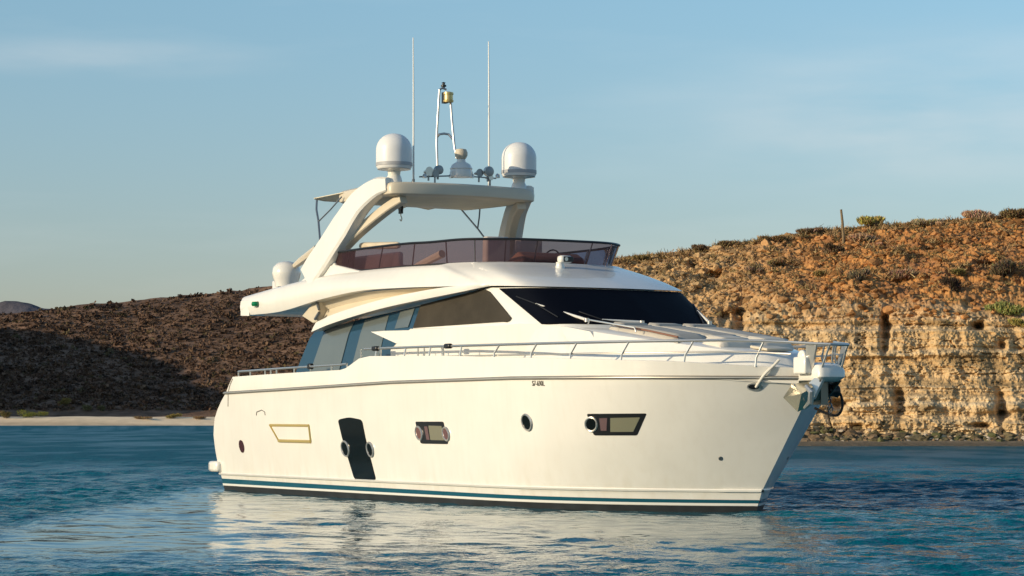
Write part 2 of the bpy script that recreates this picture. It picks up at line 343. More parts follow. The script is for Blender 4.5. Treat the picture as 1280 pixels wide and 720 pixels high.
def make_cliff():
    px = np.concatenate([np.linspace(330, 690, 300), np.linspace(692, 1330, 960), np.linspace(1340, 1900, 80)])
    segs = [(-0.02, 0, 4), (0, .06, 30), (.06, .5, 210), (.5, 1, 190), (1, 1.5, 22)]
    v = np.concatenate([np.linspace(a, b, n, endpoint=False) for a, b, n in segs]+[[1.5]])
    U = np.repeat(((px-640)/FPX)[None, :], len(v), 0); PX = np.repeat(px[None, :], len(v), 0); V = np.repeat(v[:, None], len(px), 1)
    zc = crest_z(px, YC)
    zt = np.minimum(zc*0.62, px_interp(px, [(300, .3), (500, 4), (700, 6.6), (900, 7.6), (1050, 8.6), (1280, 8.2), (1900, 6)]))
    zc, zt = zc[None, :], zt[None, :]
    key = [-.02, 0, .06, .5, 1, 1.5]
    Yk = [YB-8, YB, YF, YT, YC, 330]
    Yp = np.interp(v, key, Yk)[:, None]*np.ones_like(U)
    z0 = np.minimum(0.35, zc*.1)
    tt = np.clip((V-.06)/.44, 0, 1); t2 = np.clip((V-.5)/.5, 0, 1); t3 = np.clip((V-1)/.5, 0, 1)
    Z = np.where(V <= 0, -1.0+(V+.02)/.02*1.08, np.where(V <= .06, .08+(V/.06)*(z0-.08), np.where(V <= .5, z0+tt*(zt-z0), np.where(V <= 1, zt+(zc-zt)*(t2**.85), zc-1.0*t3))))
    # rounded scoop of the upper slope
    X = U*Yp
    up = sstep(.42, .60, V+0.05*fbm(X*.15, Z*.2, 0*X, 3)); face = sstep(.05, .09, V)*(1-sstep(.98, 1.02, V))
    low = face*(1-up)
    # headland plan: bays and buttresses
    Yp = Yp+face*(1.6*fbm(X*.06, Z*.03, 0*X+2, 3))
    # ledges in the lower face, each bed sticking out by its own amount
    zz = Z+0.10*fbm(X*.25, Z*.5, 0*X+4, 3)
    bed = vnoise(zz*1.7, 0*X+3, 0*X)*.55+vnoise(zz*4.1+2, X*.05, 0*X+1)*.36+vnoise(zz*9.3, X*.12, 0*X+8)*.16
    gully = -np.abs(fbm(X*.33, Z*.06, 0*X+6, 3))*1.0
    rough = fbm(X*.9, Z*.9, Yp*.9, 6, .68)*1.0
    ck = fbm(X*.75, Z*.13, 0*X+31, 4); ck2 = fbm(X*.3+9, Z*1.3, 0*X+17, 4); crack = np.exp(-(ck/.035)**2)*.55*sstep(-.1, .3, fbm(X*.2, Z*.2, 0*X+41, 2))+np.exp(-(ck2/.03)**2)*.3
    f1, cid = worley(X*1.1, Z*1.2, Yp*.5)
    Yp = Yp-low*(bed*.46+.14*np.sign(bed)*np.abs(bed)**.4+gully*.9-np.abs(fbm(X*.8, Z*.16, 0*X+71, 3))*.38+rough*.74+(0.5-f1)*.12-crack)
    # rubble on the upper slope
    g1, c1 = worley(X*1.25, Z*1.5, Yp*.7); g2, c2 = worley(X*2.9, Z*3.3, Yp*1.6)
    g3, c3 = worley(X*5.5, Z*6, Yp*3); blk = (0.55-g1)*(.15+.85*c1)*.9+(0.55-g2)*.45*(.3+c2)+(.55-g3)*.22
    ru = up*face*(blk+fbm(X*.35, Z*.35, Yp*.3, 4)*1.1)
    Yp = Yp-ru*.75; Z = Z+ru*.45
    Z = Z+t3*1.2*fbm(X*.08, Yp*.08, 0*X, 3)
    py = HOR-FPX*(Z-CAMH)/Yp
    for (a, b, sx, sy, d) in PITS:
        wv = 1+.9*fbm(X*.8, Z*.8, 0*X+a, 3); q = np.exp(-((((PX-a)/sx)**2+((py-b)/sy)**2)/np.clip(wv, .25, 2))**1.3); Yp = Yp+d*q*face*(1+.5*fbm(X*2, Z*2, 0*X, 2))
    X = U*Yp
    # rock kinds
    tan = np.array((.53, .35, .17)); pale = np.array((.63, .475, .29)); org = np.array((.49, .235, .08)); rust = np.array((.30, .14, .062)); dust = np.array((.48, .315, .155))
    n1 = fbm(X*.18, Z*.3, 0*X+5, 4); n2 = fbm(X*.7, Z*.9, 0*X+7, 4); bc = vnoise(zz*2.6, X*.03, 0*X+12)
    C = mixc(tan, pale, np.clip(.35+.8*bc+.6*n1, 0, 1)); C = C*(1-.45*sstep(.1, .6, -n2-.15*bc))[..., None]
    oc = mixc(org, rust, np.clip(.30+1.5*n2+(c1-.5)*.9, 0, 1)); oc = oc*(1-t2[..., None]*0)+0
    wR = sstep(860, 1060, PX); oc = mixc(dust*1.1, np.array((1., 1, 1)), 0*PX)*(1-(.25+.75*wR))[..., None]+oc*(.25+.75*wR)[..., None]
    mixup = sstep(.40, .62, V+.10*n1+.03*n2); C = C*(1-mixup[..., None])+oc*mixup[..., None]
    C = C*(1-.5*sstep(.9, 1.0, V)[..., None])+np.array((.23, .15, .085))*.5*sstep(.9, 1.0, V)[..., None]
    sand = sstep(.075, .03, V)*1.0
    C = C*(1-sand[..., None])+np.array((.24, .19, .13))*sand[..., None]
    wet = sstep(.35, .05, Z)*sand; C = C*(1-.35*wet[..., None])
    o = npgrid('cliff', np.stack([X, Yp, Z], -1), ROCK, C); tag(o, kind='structure'); return o
cliff = make_cliff()
from mathutils.bvhtree import BVHTree
def bvh(o):
    me = o.data; n = len(me.vertices); co = np.empty(n*3, np.float32); me.vertices.foreach_get('co', co)
    q = np.empty(len(me.polygons)*4, np.int32); me.loops.foreach_get('vertex_index', q)
    return BVHTree.FromPolygons(co.reshape(-1, 3).tolist(), q.reshape(-1, 4).tolist())
CT = bvh(cliff)
def ground_at(t, px, py):
    d = Vector(((px-640)/FPX, 1, -(py-HOR)/FPX)).normalized(); h = t.ray_cast(Vector((0, 0, CAMH)), d)
    return h[0]

# rubble band at the foot of the cliff: far past counting
ICO = bmesh.new(); bmesh.ops.create_icosphere(ICO, subdivisions=2, radius=1)
ico_v = np.array([v.co[:] for v in ICO.verts]); ico_f = np.array([[v.index for v in f.verts] for f in ICO.faces]); ICO.free()
def rocks(name, places, cols, m, seed):
    rs = np.random.RandomState(seed); F = []; C = []
    for (x, y, z, s), c in zip(places, cols):
        st = np.array((s*rs.uniform(.8, 1.3), s*rs.uniform(.8, 1.3), s*rs.uniform(.55, .85)))
        vv = ico_v*(1+.42*vnoise(ico_v[:, 0]*1.4+rs.uniform(0, 99), ico_v[:, 1]*1.4, ico_v[:, 2]*1.4))[:, None]
        pl = rs.normal(size=(5, 3)); pl /= np.linalg.norm(pl, axis=1)[:, None]
        for p in pl:
            d = vv@p; vv = vv-np.maximum(d-.62, 0)[:, None]*p
        a = rs.uniform(0, 6.28); M = np.array([[math.cos(a), -math.sin(a), 0], [math.sin(a), math.cos(a), 0], [0, 0, 1]])
        vv = (vv@M.T)*st+np.array((x, y, z)); F.append(vv[ico_f]); C.append(np.repeat(np.array(c)[None], len(ico_f), 0))
    return soup(name, np.concatenate(F), 3, m, np.concatenate(C))
rs = np.random.RandomState(3); pl = []; cl = []
for i in range(1500):
    px = rs.uniform(560, 1420); Y = rs.uniform(148.6, 152.4); t = (Y-148.6)/3.8
    s = rs.choice([.16, .22, .30, .42], p=[.35, .35, .22, .08])*rs.uniform(.8, 1.2)
    pl.append(((px-640)/FPX*Y, Y, .12+t*.95*rs.uniform(.7, 1.1), s))
    k = rs.uniform(); cl.append((np.array((.13, .105, .06)) if k < .45 else np.array((.22, .15, .09)) if k < .8 else np.array((.10, .10, .045)) if k < .93 else np.array((.42, .35, .27)))*rs.uniform(.7, 1.25))
o = rocks('rubble', pl, cl, tinted('rubble_stone', noise=(6, .35)), 5); tag(o, kind='stuff')
rs = np.random.RandomState(13); pl = []; cl = []
for i in range(3400):
    px = rs.uniform(480, 1330); py = px_interp(px, SKY_R)+abs(rs.normal(0, 1))*62+3
    if py > 400: continue
    h = ground_at(CT, px, py)
    if h is None: continue
    s = rs.choice([.10, .16, .24, .36], p=[.4, .35, .19, .06])*rs.uniform(.8, 1.2); w = float(np.clip((px-840)/200, 0.1, 1))
    pl.append((h.x, h.y, h.z+.1*s, s)); c = np.array((.42, .20, .075))*w+np.array((.42, .29, .15))*(1-w)
    cl.append(c*rs.uniform(.45, 1.25))
o = rocks('loose_stones', pl, cl, tinted('loose_stone', noise=(6, .25)), 6); tag(o, kind='stuff')
for lab, px, py, s, c in (("dark rounded boulder lodged in the middle of the tan cliff", 1001, 357, .42, (.10, .062, .035)),
                          ("pale flat boulder resting on the crest of the cliff beside low scrub", 1173, 283, .38, (.46, .27, .15)),
                          ("reddish boulder half way up the orange slope below the crest scrub", 1100, 307, .36, (.33, .17, .10))):
    h = ground_at(CT, px, py); o = rocks('boulder', [(0, 0, 0, s)], [c], ROCK, int(px)); o.location = (h.x, h.y-.1, h.z+s*.25); tag(o, lab, 'boulder')

# ------------------------------------------------------------------ shrubs: twigs and small leaves
LEAF = tinted('shrub_leaf', rough=.85, noise=(5, .3))
TWIG = mat('shrub_twig', (.13, .095, .07), .9)
def shrub(label, px, py, w, h, c, seed, tree=None, dens=1.0, group=None, Y=None):
    p = ground_at(tree or CT, px, py); w, h = w*.85, h*.8
    if p is None: return
    rs = np.random.RandomState(seed); sc = p.y/FPX; w *= sc; h *= sc
    t = thing('shrub', label, 'shrub', (p.x, p.y, p.z-.05), 0, group)
    n = int(1500*dens); m = rs.randint(5, 9)
    cen = np.stack([rs.uniform(-.36, .36, m)*w, rs.uniform(-.3, .3, m)*w, rs.uniform(.3, .72, m)*h], 1); rad = rs.uniform(.16, .30, m)
    k = rs.randint(0, m, n); d = rs.normal(size=(n, 3)); d /= np.linalg.norm(d, axis=1)[:, None]
    q = cen[k]+d*(rad[k]*rs.uniform(.35, 1.12, n))[:, None]*np.array((w, w*.9, h*1.15)); q[:, 2] = np.abs(q[:, 2])
    s = rs.uniform(.035, .075, n)*(0.6+.4*min(w, 2.5))*.9; a = (q-np.array((0, 0, -.3*h)))/np.array((w, w, h))*.9+rs.normal(size=(n, 3))*.32; a /= np.linalg.norm(a, axis=1)[:, None]; b = np.cross(a, rs.normal(size=(n, 3))); b /= np.linalg.norm(b, axis=1)[:, None]
    P = np.stack([q-a*s[:, None]*2.0, q+b*s[:, None]*.42, q+a*s[:, None]*2.0, q-b*s[:, None]*.42], 1)
    col = np.array(c)[None]*1.25*rs.uniform(.6, 1.35, (n, 1))*(1+.12*rs.normal(size=(n, 3)))
    o = soup('leaves', P, 4, LEAF, np.clip(col, .004, .9)); o.parent = t
    tw = [tube([(0, 0, 0), (cen[i]*np.array((.4, .4, .6))).tolist(), (cen[i]+rs.normal(size=3)*.12*w).tolist()], [.035*h/1.2, .02, .008], 5) for i in range(m)]
    obj('twigs', join(*tw), TWIG, t)
    return t
OL, MV, DK, GY, GN = (.33, .27, .08), (.40, .26, .16), (.11, .08, .05), (.36, .29, .17), (.22, .22, .07)
for i, (lab, px, py, w, h, c, dn) in enumerate([
    ("olive yellow bush on the cliff crest just right of the tall post", 1092, 283, 48, 17, OL, 1.6),
    ("brown leafless bush on the skyline, tallest on the right of the crest", 1220, 276, 46, 20, MV, 1.5),
    ("brown bush on the skyline at the right edge of the photo", 1268, 272, 40, 15, (.17, .12, .06), 1.3),
    ("low grey brown bush on the crest between olive bush and tallest skyline bush", 1158, 281, 46, 10, GY, 1.2),
    ("dark low shrub at the left end of the cliff crest line", 876, 313, 26, 11, (.12, .08, .05), 1.0),
    ("low brown shrub second from the left on the cliff crest", 908, 308, 42, 10, (.17, .115, .06), 1.2),
    ("small brown tuft on the crest half way between boat and post", 962, 302, 40, 9, (.18, .12, .06), 1.1),
    ("sparse scrub on the crest immediately left of the post", 1010, 292, 50, 9, (.17, .115, .065), 1.1),
    ("mauve brown bush at the foot of the leaning post", 1078, 304, 40, 16, MV, 1.3),
    ("dark bush just left below the tall post", 1044, 318, 34, 20, (.13, .085, .05), 1.2),
    ("grey bush with dark side half way up the orange slope below the post", 1078, 352, 40, 22, (.18, .14, .085), 1.3),
    ("mauve twiggy bush in the middle of the orange slope", 1122, 350, 50, 20, (.25, .155, .095), 1.4),
    ("olive bush right of the mauve twiggy bush on the slope", 1197, 345, 26, 14, (.17, .14, .05), 1.0),
    ("blackish bush under the olive bush above the pale rock", 1190, 364, 28, 24, (.05, .035, .025), 1.1),
    ("large dark bush on the slope at the right edge of the photo", 1262, 345, 52, 28, (.12, .09, .055), 1.6),
    ("green bush on the ledge low at the right edge of the cliff", 1250, 392, 56, 20, GN, 1.5),
    ("yellow green bush below the green ledge bush at the right edge", 1272, 408, 28, 14, OL, .9),
    ("small olive bush left on the slope above the dark boulder", 1022, 346, 28, 11, (.20, .145, .055), .9),
    ("mauve bush at the left of the cliff above the windscreen", 942, 342, 28, 12, (.24, .16, .10), .9),
    ("tiny dry bush among tan rubble left of the dark boulder", 966, 331, 34, 10, (.22, .15, .07), .9),
    ("small dry bush on the rubble slope above the olive bush", 1120, 316, 30, 10, (.21, .14, .07), .9),
    ("small dry bush low on the skyline close behind the yacht's tinted windscreen", 800, 325, 30, 8, (.16, .12, .05), .9),
    ]): shrub(lab, px, py, w, h, c, 40+i, dens=dn)

# dry tufts all over the slope and crest, past counting
def tufts():
    rs = np.random.RandomState(77); F = []; C = []
    for i in range(1900):
        px = rs.uniform(620, 1330); py = px_interp(px, SKY_R)+(rs.uniform(-1, 5) if i < 720 else abs(rs.normal(0, 45))+4)+2
        h = ground_at(CT, px, py)
        if h is None: continue
        n = 16; sz = rs.uniform(.12, .34)*(1.5 if rs.uniform() < .12 else 1)
        d = rs.normal(size=(n, 3))*np.array((1, 1, .35)); d[:, 2] = np.abs(d[:, 2])+.55; d /= np.linalg.norm(d, axis=1)[:, None]
        b = np.cross(d, rs.normal(size=(n, 3))); b /= np.linalg.norm(b, axis=1)[:, None]; q = np.array(h)[None]+rs.normal(size=(n, 3))*np.array((.5, .4, 0))*sz; L_ = sz*rs.uniform(.6, 1.5, (n, 1))
        F.append(np.stack([q-b*.035, q+b*.035, q+d*L_+b*.012, q+d*L_-b*.012], 1))
        c = [(.36, .23, .11), (.27, .165, .085), (.38, .27, .13), (.21, .16, .07)][rs.choice(4)]; C.append(np.array(c)[None]*rs.uniform(.7, 1.3, (n, 1)))
    o = soup('dry_tufts', np.concatenate(F), 4, LEAF, np.concatenate(C)); tag(o, kind='stuff')
tufts()
# post on the crest
h = ground_at(CT, 1056, 305)
WOOD = mat('weathered_wood', (.24, .17, .09), .85, noise=(9, .4))
sc = h.y/FPX
o = obj('wooden_post', tube([(.02, 0, -.3), (0, 0, .6), (-.07, 0, 1.6), (-.17, 0, 43*sc)], [.11, .10, .095, .08], 8), WOOD)
o.location = (h.x-2*sc, h.y-.1, h.z); tag(o, "slightly leaning weathered wooden post standing on the cliff crest", 'post')

# ------------------------------------------------------------------ LEFT: scrub hill, beach, far mountain, headland outside the frame
SCRUB = tinted('scrub_ground', noise=(.25, .45), bump=(.8, .7, .5))
SKY_L = [(-900, 405), (-300, 398), (0, 392), (75, 385), (150, 378), (200, 374), (265, 366), (340, 357), (420, 346), (520, 338), (700, 345), (900, 400), (1100, 480), (1300, 520)]
def make_hill():
    px = np.linspace(-800, 1300, 620); v = np.linspace(0, 1.35, 150)
    U = ((px-640)/FPX)[None, :]*np.ones((len(v), 1)); V = v[:, None]*np.ones((1, len(px)))
    Y0, Y1 = 545, 720; zc = (HOR-px_interp(px, SKY_L))*Y1/FPX+CAMH
    zc = np.convolve(np.pad(zc, 12, mode='edge'), np.ones(25)/25, 'valid')[None, :]
    Yp = Y0+V*(Y1-Y0); X = U*Yp
    prof = np.where(V < 1, (V*.92+.08*np.sin(V*math.pi/2)), 1-(V-1)*.15)
    Z = 1.0+np.maximum(zc-1.0, .2)*prof
    n = fbm(X*.012, Yp*.012, 0*X+3, 4); Z = Z+sstep(0, .2, V)*(1-.75*sstep(.75, 1, V))*(n*7)+sstep(0, .1, V)*fbm(X*.12, Yp*.12, 0*X, 3)*.9
    k = fbm(X*.05, Yp*.05, 0*X+8, 4)
    C = mixc((.15, .09, .06), (.20, .12, .077), np.clip(.5+k, 0, 1))
    o = npgrid('hill', np.stack([X, Yp, Z], -1), SCRUB, C); tag(o, kind='structure'); return o
hill = make_hill(); HT = bvh(hill)
def make_beach():
    px = np.linspace(-900, 1300, 420); Yv = np.array([470, 480, 485, 487, 489, 492, 496, 500, 505, 512, 522, 535, 550, 565.])
    X = ((px-640)/FPX)[None, :]*Yv[:, None]; Y = Yv[:, None]*np.ones_like(X)
    Z = np.interp(Yv, [470, 485, 487, 493, 498, 520, 565], [-.9, -.15, .05, 1.45, 1.75, 1.6, 1.5])[:, None]+.12*fbm(X*.15, Y*.3, 0*X, 3)*(Y > 488)
    Y = Y+4*fbm(X*.02, 0*X, 0*X+2, 2)
    C = np.ones((*X.shape, 3))*np.array((.85, .66, .45)); C *= (1-.35*sstep(488.5, 486, Y))[..., None]
    o = npgrid('beach', np.stack([X, Y, Z], -1), tinted('beach_sand', noise=(.4, .12)), C); tag(o, kind='structure'); return o
beach = make_beach(); BT = bvh(beach)
# scrub over the hill reads as one mass
def make_scrub():
    rs = np.random.RandomState(21); F = []; C = []
    for i in range(20000):
        px = rs.uniform(-200, 620); t = rs.uniform(0, 1); ys = px_interp(px, SKY_L); py = ys+1+t*(512-ys)
        h = ground_at(HT, px, py)
        if h is None: continue
        s = rs.choice([.3, .5, .8, 1.4], p=[.42, .35, .18, .05])*rs.uniform(.8, 1.2); n = 12
        d = rs.normal(size=(n, 3)); d /= np.linalg.norm(d, axis=1)[:, None]; d[:, 2] = np.abs(d[:, 2])
        q = np.array(h)[None]+d*np.array((s, s, s*.8))*rs.uniform(.5, 1, (n, 1))
        a = rs.normal(size=(n, 3)); a /= np.linalg.norm(a, axis=1)[:, None]; b = np.cross(a, rs.normal(size=(n, 3))); b /= np.linalg.norm(b, axis=1)[:, None]; z = s*.34
        F.append(np.stack([q-a*z, q+b*z, q+a*z, q-b*z], 1))
        c = [(.105, .064, .044), (.135, .082, .055), (.165, .104, .066), (.11, .085, .045), (.06, .042, .032)][rs.choice(5, p=[.3, .3, .17, .08, .15])]
        C.append(np.clip(np.array(c)[None]*rs.uniform(.7, 1.3, (n, 1)), 0, 1))
    o = soup('scrub', np.concatenate(F), 4, LEAF, np.concatenate(C)); tag(o, kind='stuff')
make_scrub()
for i, (lab, px, py, w, h, c) in enumerate([
    ("dull green bush on the sand at the far left edge", 8, 523, 24, 13, (.10, .085, .035)), ("bright green low bush on the beach at left", 40, 522, 42, 12, (.17, .17, .035)),
    ("pale bush standing in the dark slope above the beach bushes", 82, 507, 18, 14, (.20, .16, .05)), ("round grey green bush first of two behind the beach", 110, 514, 15, 12, (.13, .125, .06)),
    ("round grey green bush second of two behind the beach", 126, 514, 13, 10, (.12, .115, .055)), ("yellow green bush on the sand close to the stern", 217, 523, 22, 8, (.18, .14, .045)),
    ("dry brown bush on the sand behind the stern", 180, 524, 36, 5, (.20, .14, .075)), ("dry tuft on the sand nearest the stern", 250, 524, 20, 5, (.20, .13, .07)),
    ("small pale bush high in the shaded slope at left", 46, 500, 12, 6, (.25, .2, .12))]):
    shrub(lab, px, py, w, h, c, 300+i, tree=BT if py > 515 else HT, dens=.9)
# far mountain
def make_mountain():
    x = np.linspace(-1600, -500, 160); y = np.linspace(5000, 5600, 40); Xg, Yg = np.meshgrid(x, y); pxx = 640+Xg/5200*FPX
    hz = px_interp(pxx, [(-400, 420), (-60, 392), (-10, 384), (6, 377), (22, 376), (38, 377), (52, 382), (75, 387), (110, 396), (200, 420), (300, 500), (400, 525)])
    Z = (HOR-hz)*5200/FPX*np.clip(1-np.abs(Yg-5200)/380, 0, 1)**.8+12*fbm(Xg*.008, Yg*.008, 0*Xg, 4)
    o = npgrid('far_mountain', np.stack([Xg, Yg, Z], -1), mat('hazed_far_rock', (.095, .085, .10), .95, noise=(.01, .3), bump=(.02, 1, 12))); tag(o, kind='structure')  # distance haze painted into the rock as grey-purple
make_mountain()
# headland beyond the left edge of the frame, between the sun and the hill
def make_headland():
    n = Vector((math.cos(R(SUN_A)), -math.sin(R(SUN_A)), 0)); s = Vector((-math.sin(R(SUN_A)), -math.cos(R(SUN_A)), 0))
    HT_ = -78.0; tab = []
    for px, py in ((-60, 408), (0, 411), (60, 415), (125, 430), (188, 446), (230, 463), (262, 480), (330, 506)):   # where its shadow's edge crosses the hill
        h = ground_at(HT, px, py)
        if h is None: continue
        tab.append((h.dot(n), h.z+(HT_-h.dot(s))*math.tan(R(SUN_E))))
    tab.sort(); q1 = tab[-1][0]
    print('shadow crest', [(round(a), round(b)) for a, b in tab])
    qs = [q1-400]+[a for a, b in tab]+[q1+4, q1+14]; hs = [tab[0][1]+12]+[b for a, b in tab]+[tab[-1][1]*.8, -3]
    qv = np.concatenate([np.linspace(q1-400, q1-150, 30, endpoint=False), np.linspace(q1-150, q1+14, 80)]); tv = np.linspace(-34, 120, 70)
    Q, T = np.meshgrid(qv, tv); hz = np.interp(Q, qs, hs)
    fall = np.where(T < 0, np.clip(1-np.abs(T)/34, 0, 1)**.6, np.clip(1-T/120, 0, 1))
    Z = -3+(hz+3)*fall+1.5*fbm(Q*.08, T*.08, 0*Q, 3)*np.clip(hz/40, 0, 1)
    X = n.x*Q+s.x*(HT_+T); Y = n.y*Q+s.y*(HT_+T)
    C = np.ones((*X.shape, 3))*np.array((.18, .11, .07)); o = npgrid('headland', np.stack([X, Y, Z], -1), SCRUB, C); tag(o, kind='structure')
make_headland()

# ------------------------------------------------------------------ YACHT (local frame: x forward, y to port, z up from the waterline)
HEAD = 58.0; X0, Y0 = -4.878, 59.338
ca, sa = math.cos(R(HEAD)), math.sin(R(HEAD))
YA = thing('motor_yacht', 'white flybridge motor yacht anchored bow to the right in the bay', 'yacht', (X0, Y0, 0), R(-HEAD))
def L(px, py, y):
    """measured point: sight line through the photo's (px, py) meets the boat's lengthwise plane y"""
    u = (px-640)/FPX; x = (u*(Y0+y*ca)-X0-y*sa)/(ca+u*sa); d = Y0-x*sa+y*ca
    return Vector((x, y, CAMH-(py-HOR)*d/FPX))
def lw(p): return Vector((X0+p[0]*ca+p[1]*sa, Y0-p[0]*sa+p[1]*ca, p[2]))

GEL = mat('white_gelcoat', (.80, .772, .71), .22, spec=.5, coat=.4, noise=(1.1, .05))
GEL2 = mat('cream_shaded_gelcoat', (.64, .56, .43), .35, spec=.4, noise=(1.6, .06))  # gelcoat toned down to carry the shade on hardtop and recess
weather(GEL, .07)
HULLG = GEL.copy(); HULLG.name = 'hull_gelcoat'                    # the same paint with a salt and slime stain just above the waterline
def stain():
    t = HULLG.node_tree; b = t.nodes['Principled BSDF']; g = t.nodes.new('ShaderNodeTexCoord'); sp = t.nodes.new('ShaderNodeSeparateXYZ'); t.links.new(g.outputs['Object'], sp.inputs[0])
    r = t.nodes.new('ShaderNodeMapRange'); r.inputs[1].default_value = 1.0; r.inputs[2].default_value = .28; r.inputs[3].default_value = 0; r.inputs[4].default_value = .20; t.links.new(sp.outputs['Z'], r.inputs[0])
    mp = t.nodes.new('ShaderNodeMapping'); mp.inputs['Scale'].default_value = (3.5, 3.5, .9); n = t.nodes.new('ShaderNodeTexNoise'); n.inputs['Scale'].default_value = 1.3; n.inputs['Detail'].default_value = 6
    t.links.new(g.outputs['Object'], mp.inputs[0]); t.links.new(mp.outputs[0], n.inputs['Vector'])
    q = t.nodes.new('ShaderNodeMapRange'); q.inputs[1].default_value = .42; q.inputs[2].default_value = .75; t.links.new(n.outputs['Fac'], q.inputs[0])
    ml = t.nodes.new('ShaderNodeMath'); ml.operation = 'MULTIPLY'; t.links.new(r.outputs[0], ml.inputs[0]); t.links.new(q.outputs[0], ml.inputs[1])
    mx = t.nodes.new('ShaderNodeMix'); mx.data_type = 'RGBA'; mx.inputs[7].default_value = (.47, .38, .22, 1); src = b.inputs['Base Color'].links[0].from_socket
    t.links.new(ml.outputs[0], mx.inputs[0]); t.links.new(src, mx.inputs[6]); t.links.new(mx.outputs[2], b.inputs['Base Color'])
stain()
TEAL = mat('boot_stripe_teal', (.012, .085, .125), .2, coat=.5)
WLINE = mat('boot_line_white', (.75, .74, .70), .3)
ANTI = mat('antifouling_dark', (.018, .022, .026), .6, noise=(3, .5))
STEEL = mat('stainless_steel', (.66, .63, .57), .30, metal=.8)
DSTEEL = mat('dull_steel', (.26, .27, .28), .32, metal=.8)
RUB = mat('rub_rail_grey', (.19, .175, .15), .4, noise=(4, .3))
BLK = mat('black_trim', (.012, .012, .013), .35)
RUBBER = mat('black_rubber', (.02, .02, .02), .75)
GLASSD = mat('dark_glass', (.006, .008, .008), .12, spec=.22, bump=(2.5, .12, .02))
GLASSB = mat('reflected_sky_glass', (.016, .050, .088), .06, spec=.5)  # sky reflection put into the base colour as blue
BLIND = mat('grey_blind_behind_glass', (.115, .13, .125), .25, coat=.5, noise=(.7, .15))
MESH = mat('brown_mesh_cover', (.052, .044, .033), .8, spec=.2, noise=(2.2, .25), bump=(5, .25, .03))
MESHB = mat('black_mesh_cover', (.003, .004, .008), .5, spec=.03, bump=(3, .2, .02))
BEIGE = mat('beige_vinyl', (.62, .53, .40), .6, noise=(3, .12), bump=(5, .15, .02))
PAD = mat('sunpad_fabric', (.48, .44, .38), .75, noise=(3, .12), bump=(6, .2, .02))
PIPING = mat('brown_piping', (.22, .10, .06), .6)
PADL = mat('pale_cushion', (.68, .62, .53), .7, noise=(3, .1))
CANV = mat('awning_canvas', (.74, .66, .50), .8, noise=(2.5, .08), bump=(2.5, .2, .03))
TEAK = mat('teak', (.32, .19, .10), .6, noise=(6, .3))
GOLD = mat('gilt_frame', (.62, .46, .16), .35, metal=.55)
GREEN = mat('green_lens', (.01, .20, .08), .15)
RED = mat('dark_red_lens', (.06, .02, .02), .2)
ROPE = mat('white_rope', (.7, .66, .58), .8)
BRASS = mat('brass_lantern', (.62, .47, .2), .35, metal=.6)
CHROME = mat('chrome', (.66, .62, .56), .28, metal=.7)
PINK = mat('cabin_curtain', (.12, .07, .075), .8)
def tint_glass(name, tcol, fac):
    m = bpy.data.materials.new(name); m.use_nodes = True; t = m.node_tree; t.nodes.clear()
    o = t.nodes.new('ShaderNodeOutputMaterial'); a = t.nodes.new('ShaderNodeBsdfTransparent'); a.inputs[0].default_value = (*tcol, 1)
    g = t.nodes.new('ShaderNodeBsdfGlossy'); g.inputs['Roughness'].default_value = .04; g.inputs[0].default_value = (.75, .72, .75, 1)
    f = t.nodes.new('ShaderNodeFresnel'); f.inputs[0].default_value = 1.38; d = t.nodes.new('ShaderNodeBsdfDiffuse'); d.inputs[0].default_value = (.16, .085, .095, 1)
    m1 = t.nodes.new('ShaderNodeMixShader'); m1.inputs[0].default_value = fac
    t.links.new(a.outputs[0], m1.inputs[1]); t.links.new(d.outputs[0], m1.inputs[2])
    m2 = t.nodes.new('ShaderNodeMixShader'); t.links.new(f.outputs[0], m2.inputs[0]); t.links.new(m1.outputs[0], m2.inputs[1]); t.links.new(g.outputs[0], m2.inputs[2])
    t.links.new(m2.outputs[0], o.inputs[0]); return m
TINT = tint_glass('tinted_perspex', (.36, .28, .31), .22)

# ---- hull surface y = hull_y(x, z)
def I(t, a): return float(np.interp(t, [p[0] for p in a], [p[1] for p in a]))
XE = [(-.9, 15.8), (-.3, 17.1), (0, 17.5), (.39, 17.67), (1.86, 18.81), (2.41, 19.21), (3.1, 19.55)]
XS = [(-.9, .3), (0, .18), (.45, .17), (.9, .08), (1.3, .06), (1.65, .14), (2.0, .48), (2.28, .92), (2.65, 1.3), (3.2, 1.6)]
BM = [(-.9, .5), (-.3, 2.1), (0, 2.44), (.36, 2.53), (.40, 2.57), (1.2, 2.68), (2.4, 2.76), (3.1, 2.72)]
PW = [(-.9, 1.6), (0, 2.7), (.4, 2.8), (1.2, 2.95), (2.4, 3.15), (3.1, 3.2)]
LF = [(-.9, 6), (0, 6.2), (1.2, 6.1), (3.1, 6.0)]
TOPZ = [(0, 2.60), (1.3, 2.65), (4, 2.69), (6.85, 2.72), (7.1, 2.78), (7.5, 2.94), (8.0, 2.985), (11, 2.93), (15, 2.80), (17.5, 2.71), (19.35, 2.56)]
RUBZ = [(0, 2.26), (.94, 2.28), (3.94, 2.33), (9, 2.43), (13.6, 2.455), (17, 2.43), (19.3, 2.405)]
def hull_y(x, z):
    xe = I(z, XE); u = max(0.0, min(1.0, (xe-x)/I(z, LF)))
    b = I(z, BM)*(1-.055*max(0, (8-x)/8)**2)
    return b*(1-(1-u)**I(z, PW))
def HP(px, py, off=0.0):
    """measured point on the starboard hull skin"""
    y = -2.6
    for _ in range(60):
        p = L(px, py, y); y = y+.5*((-hull_y(p.x, p.z)-off)-y)
    return L(px, py, y)
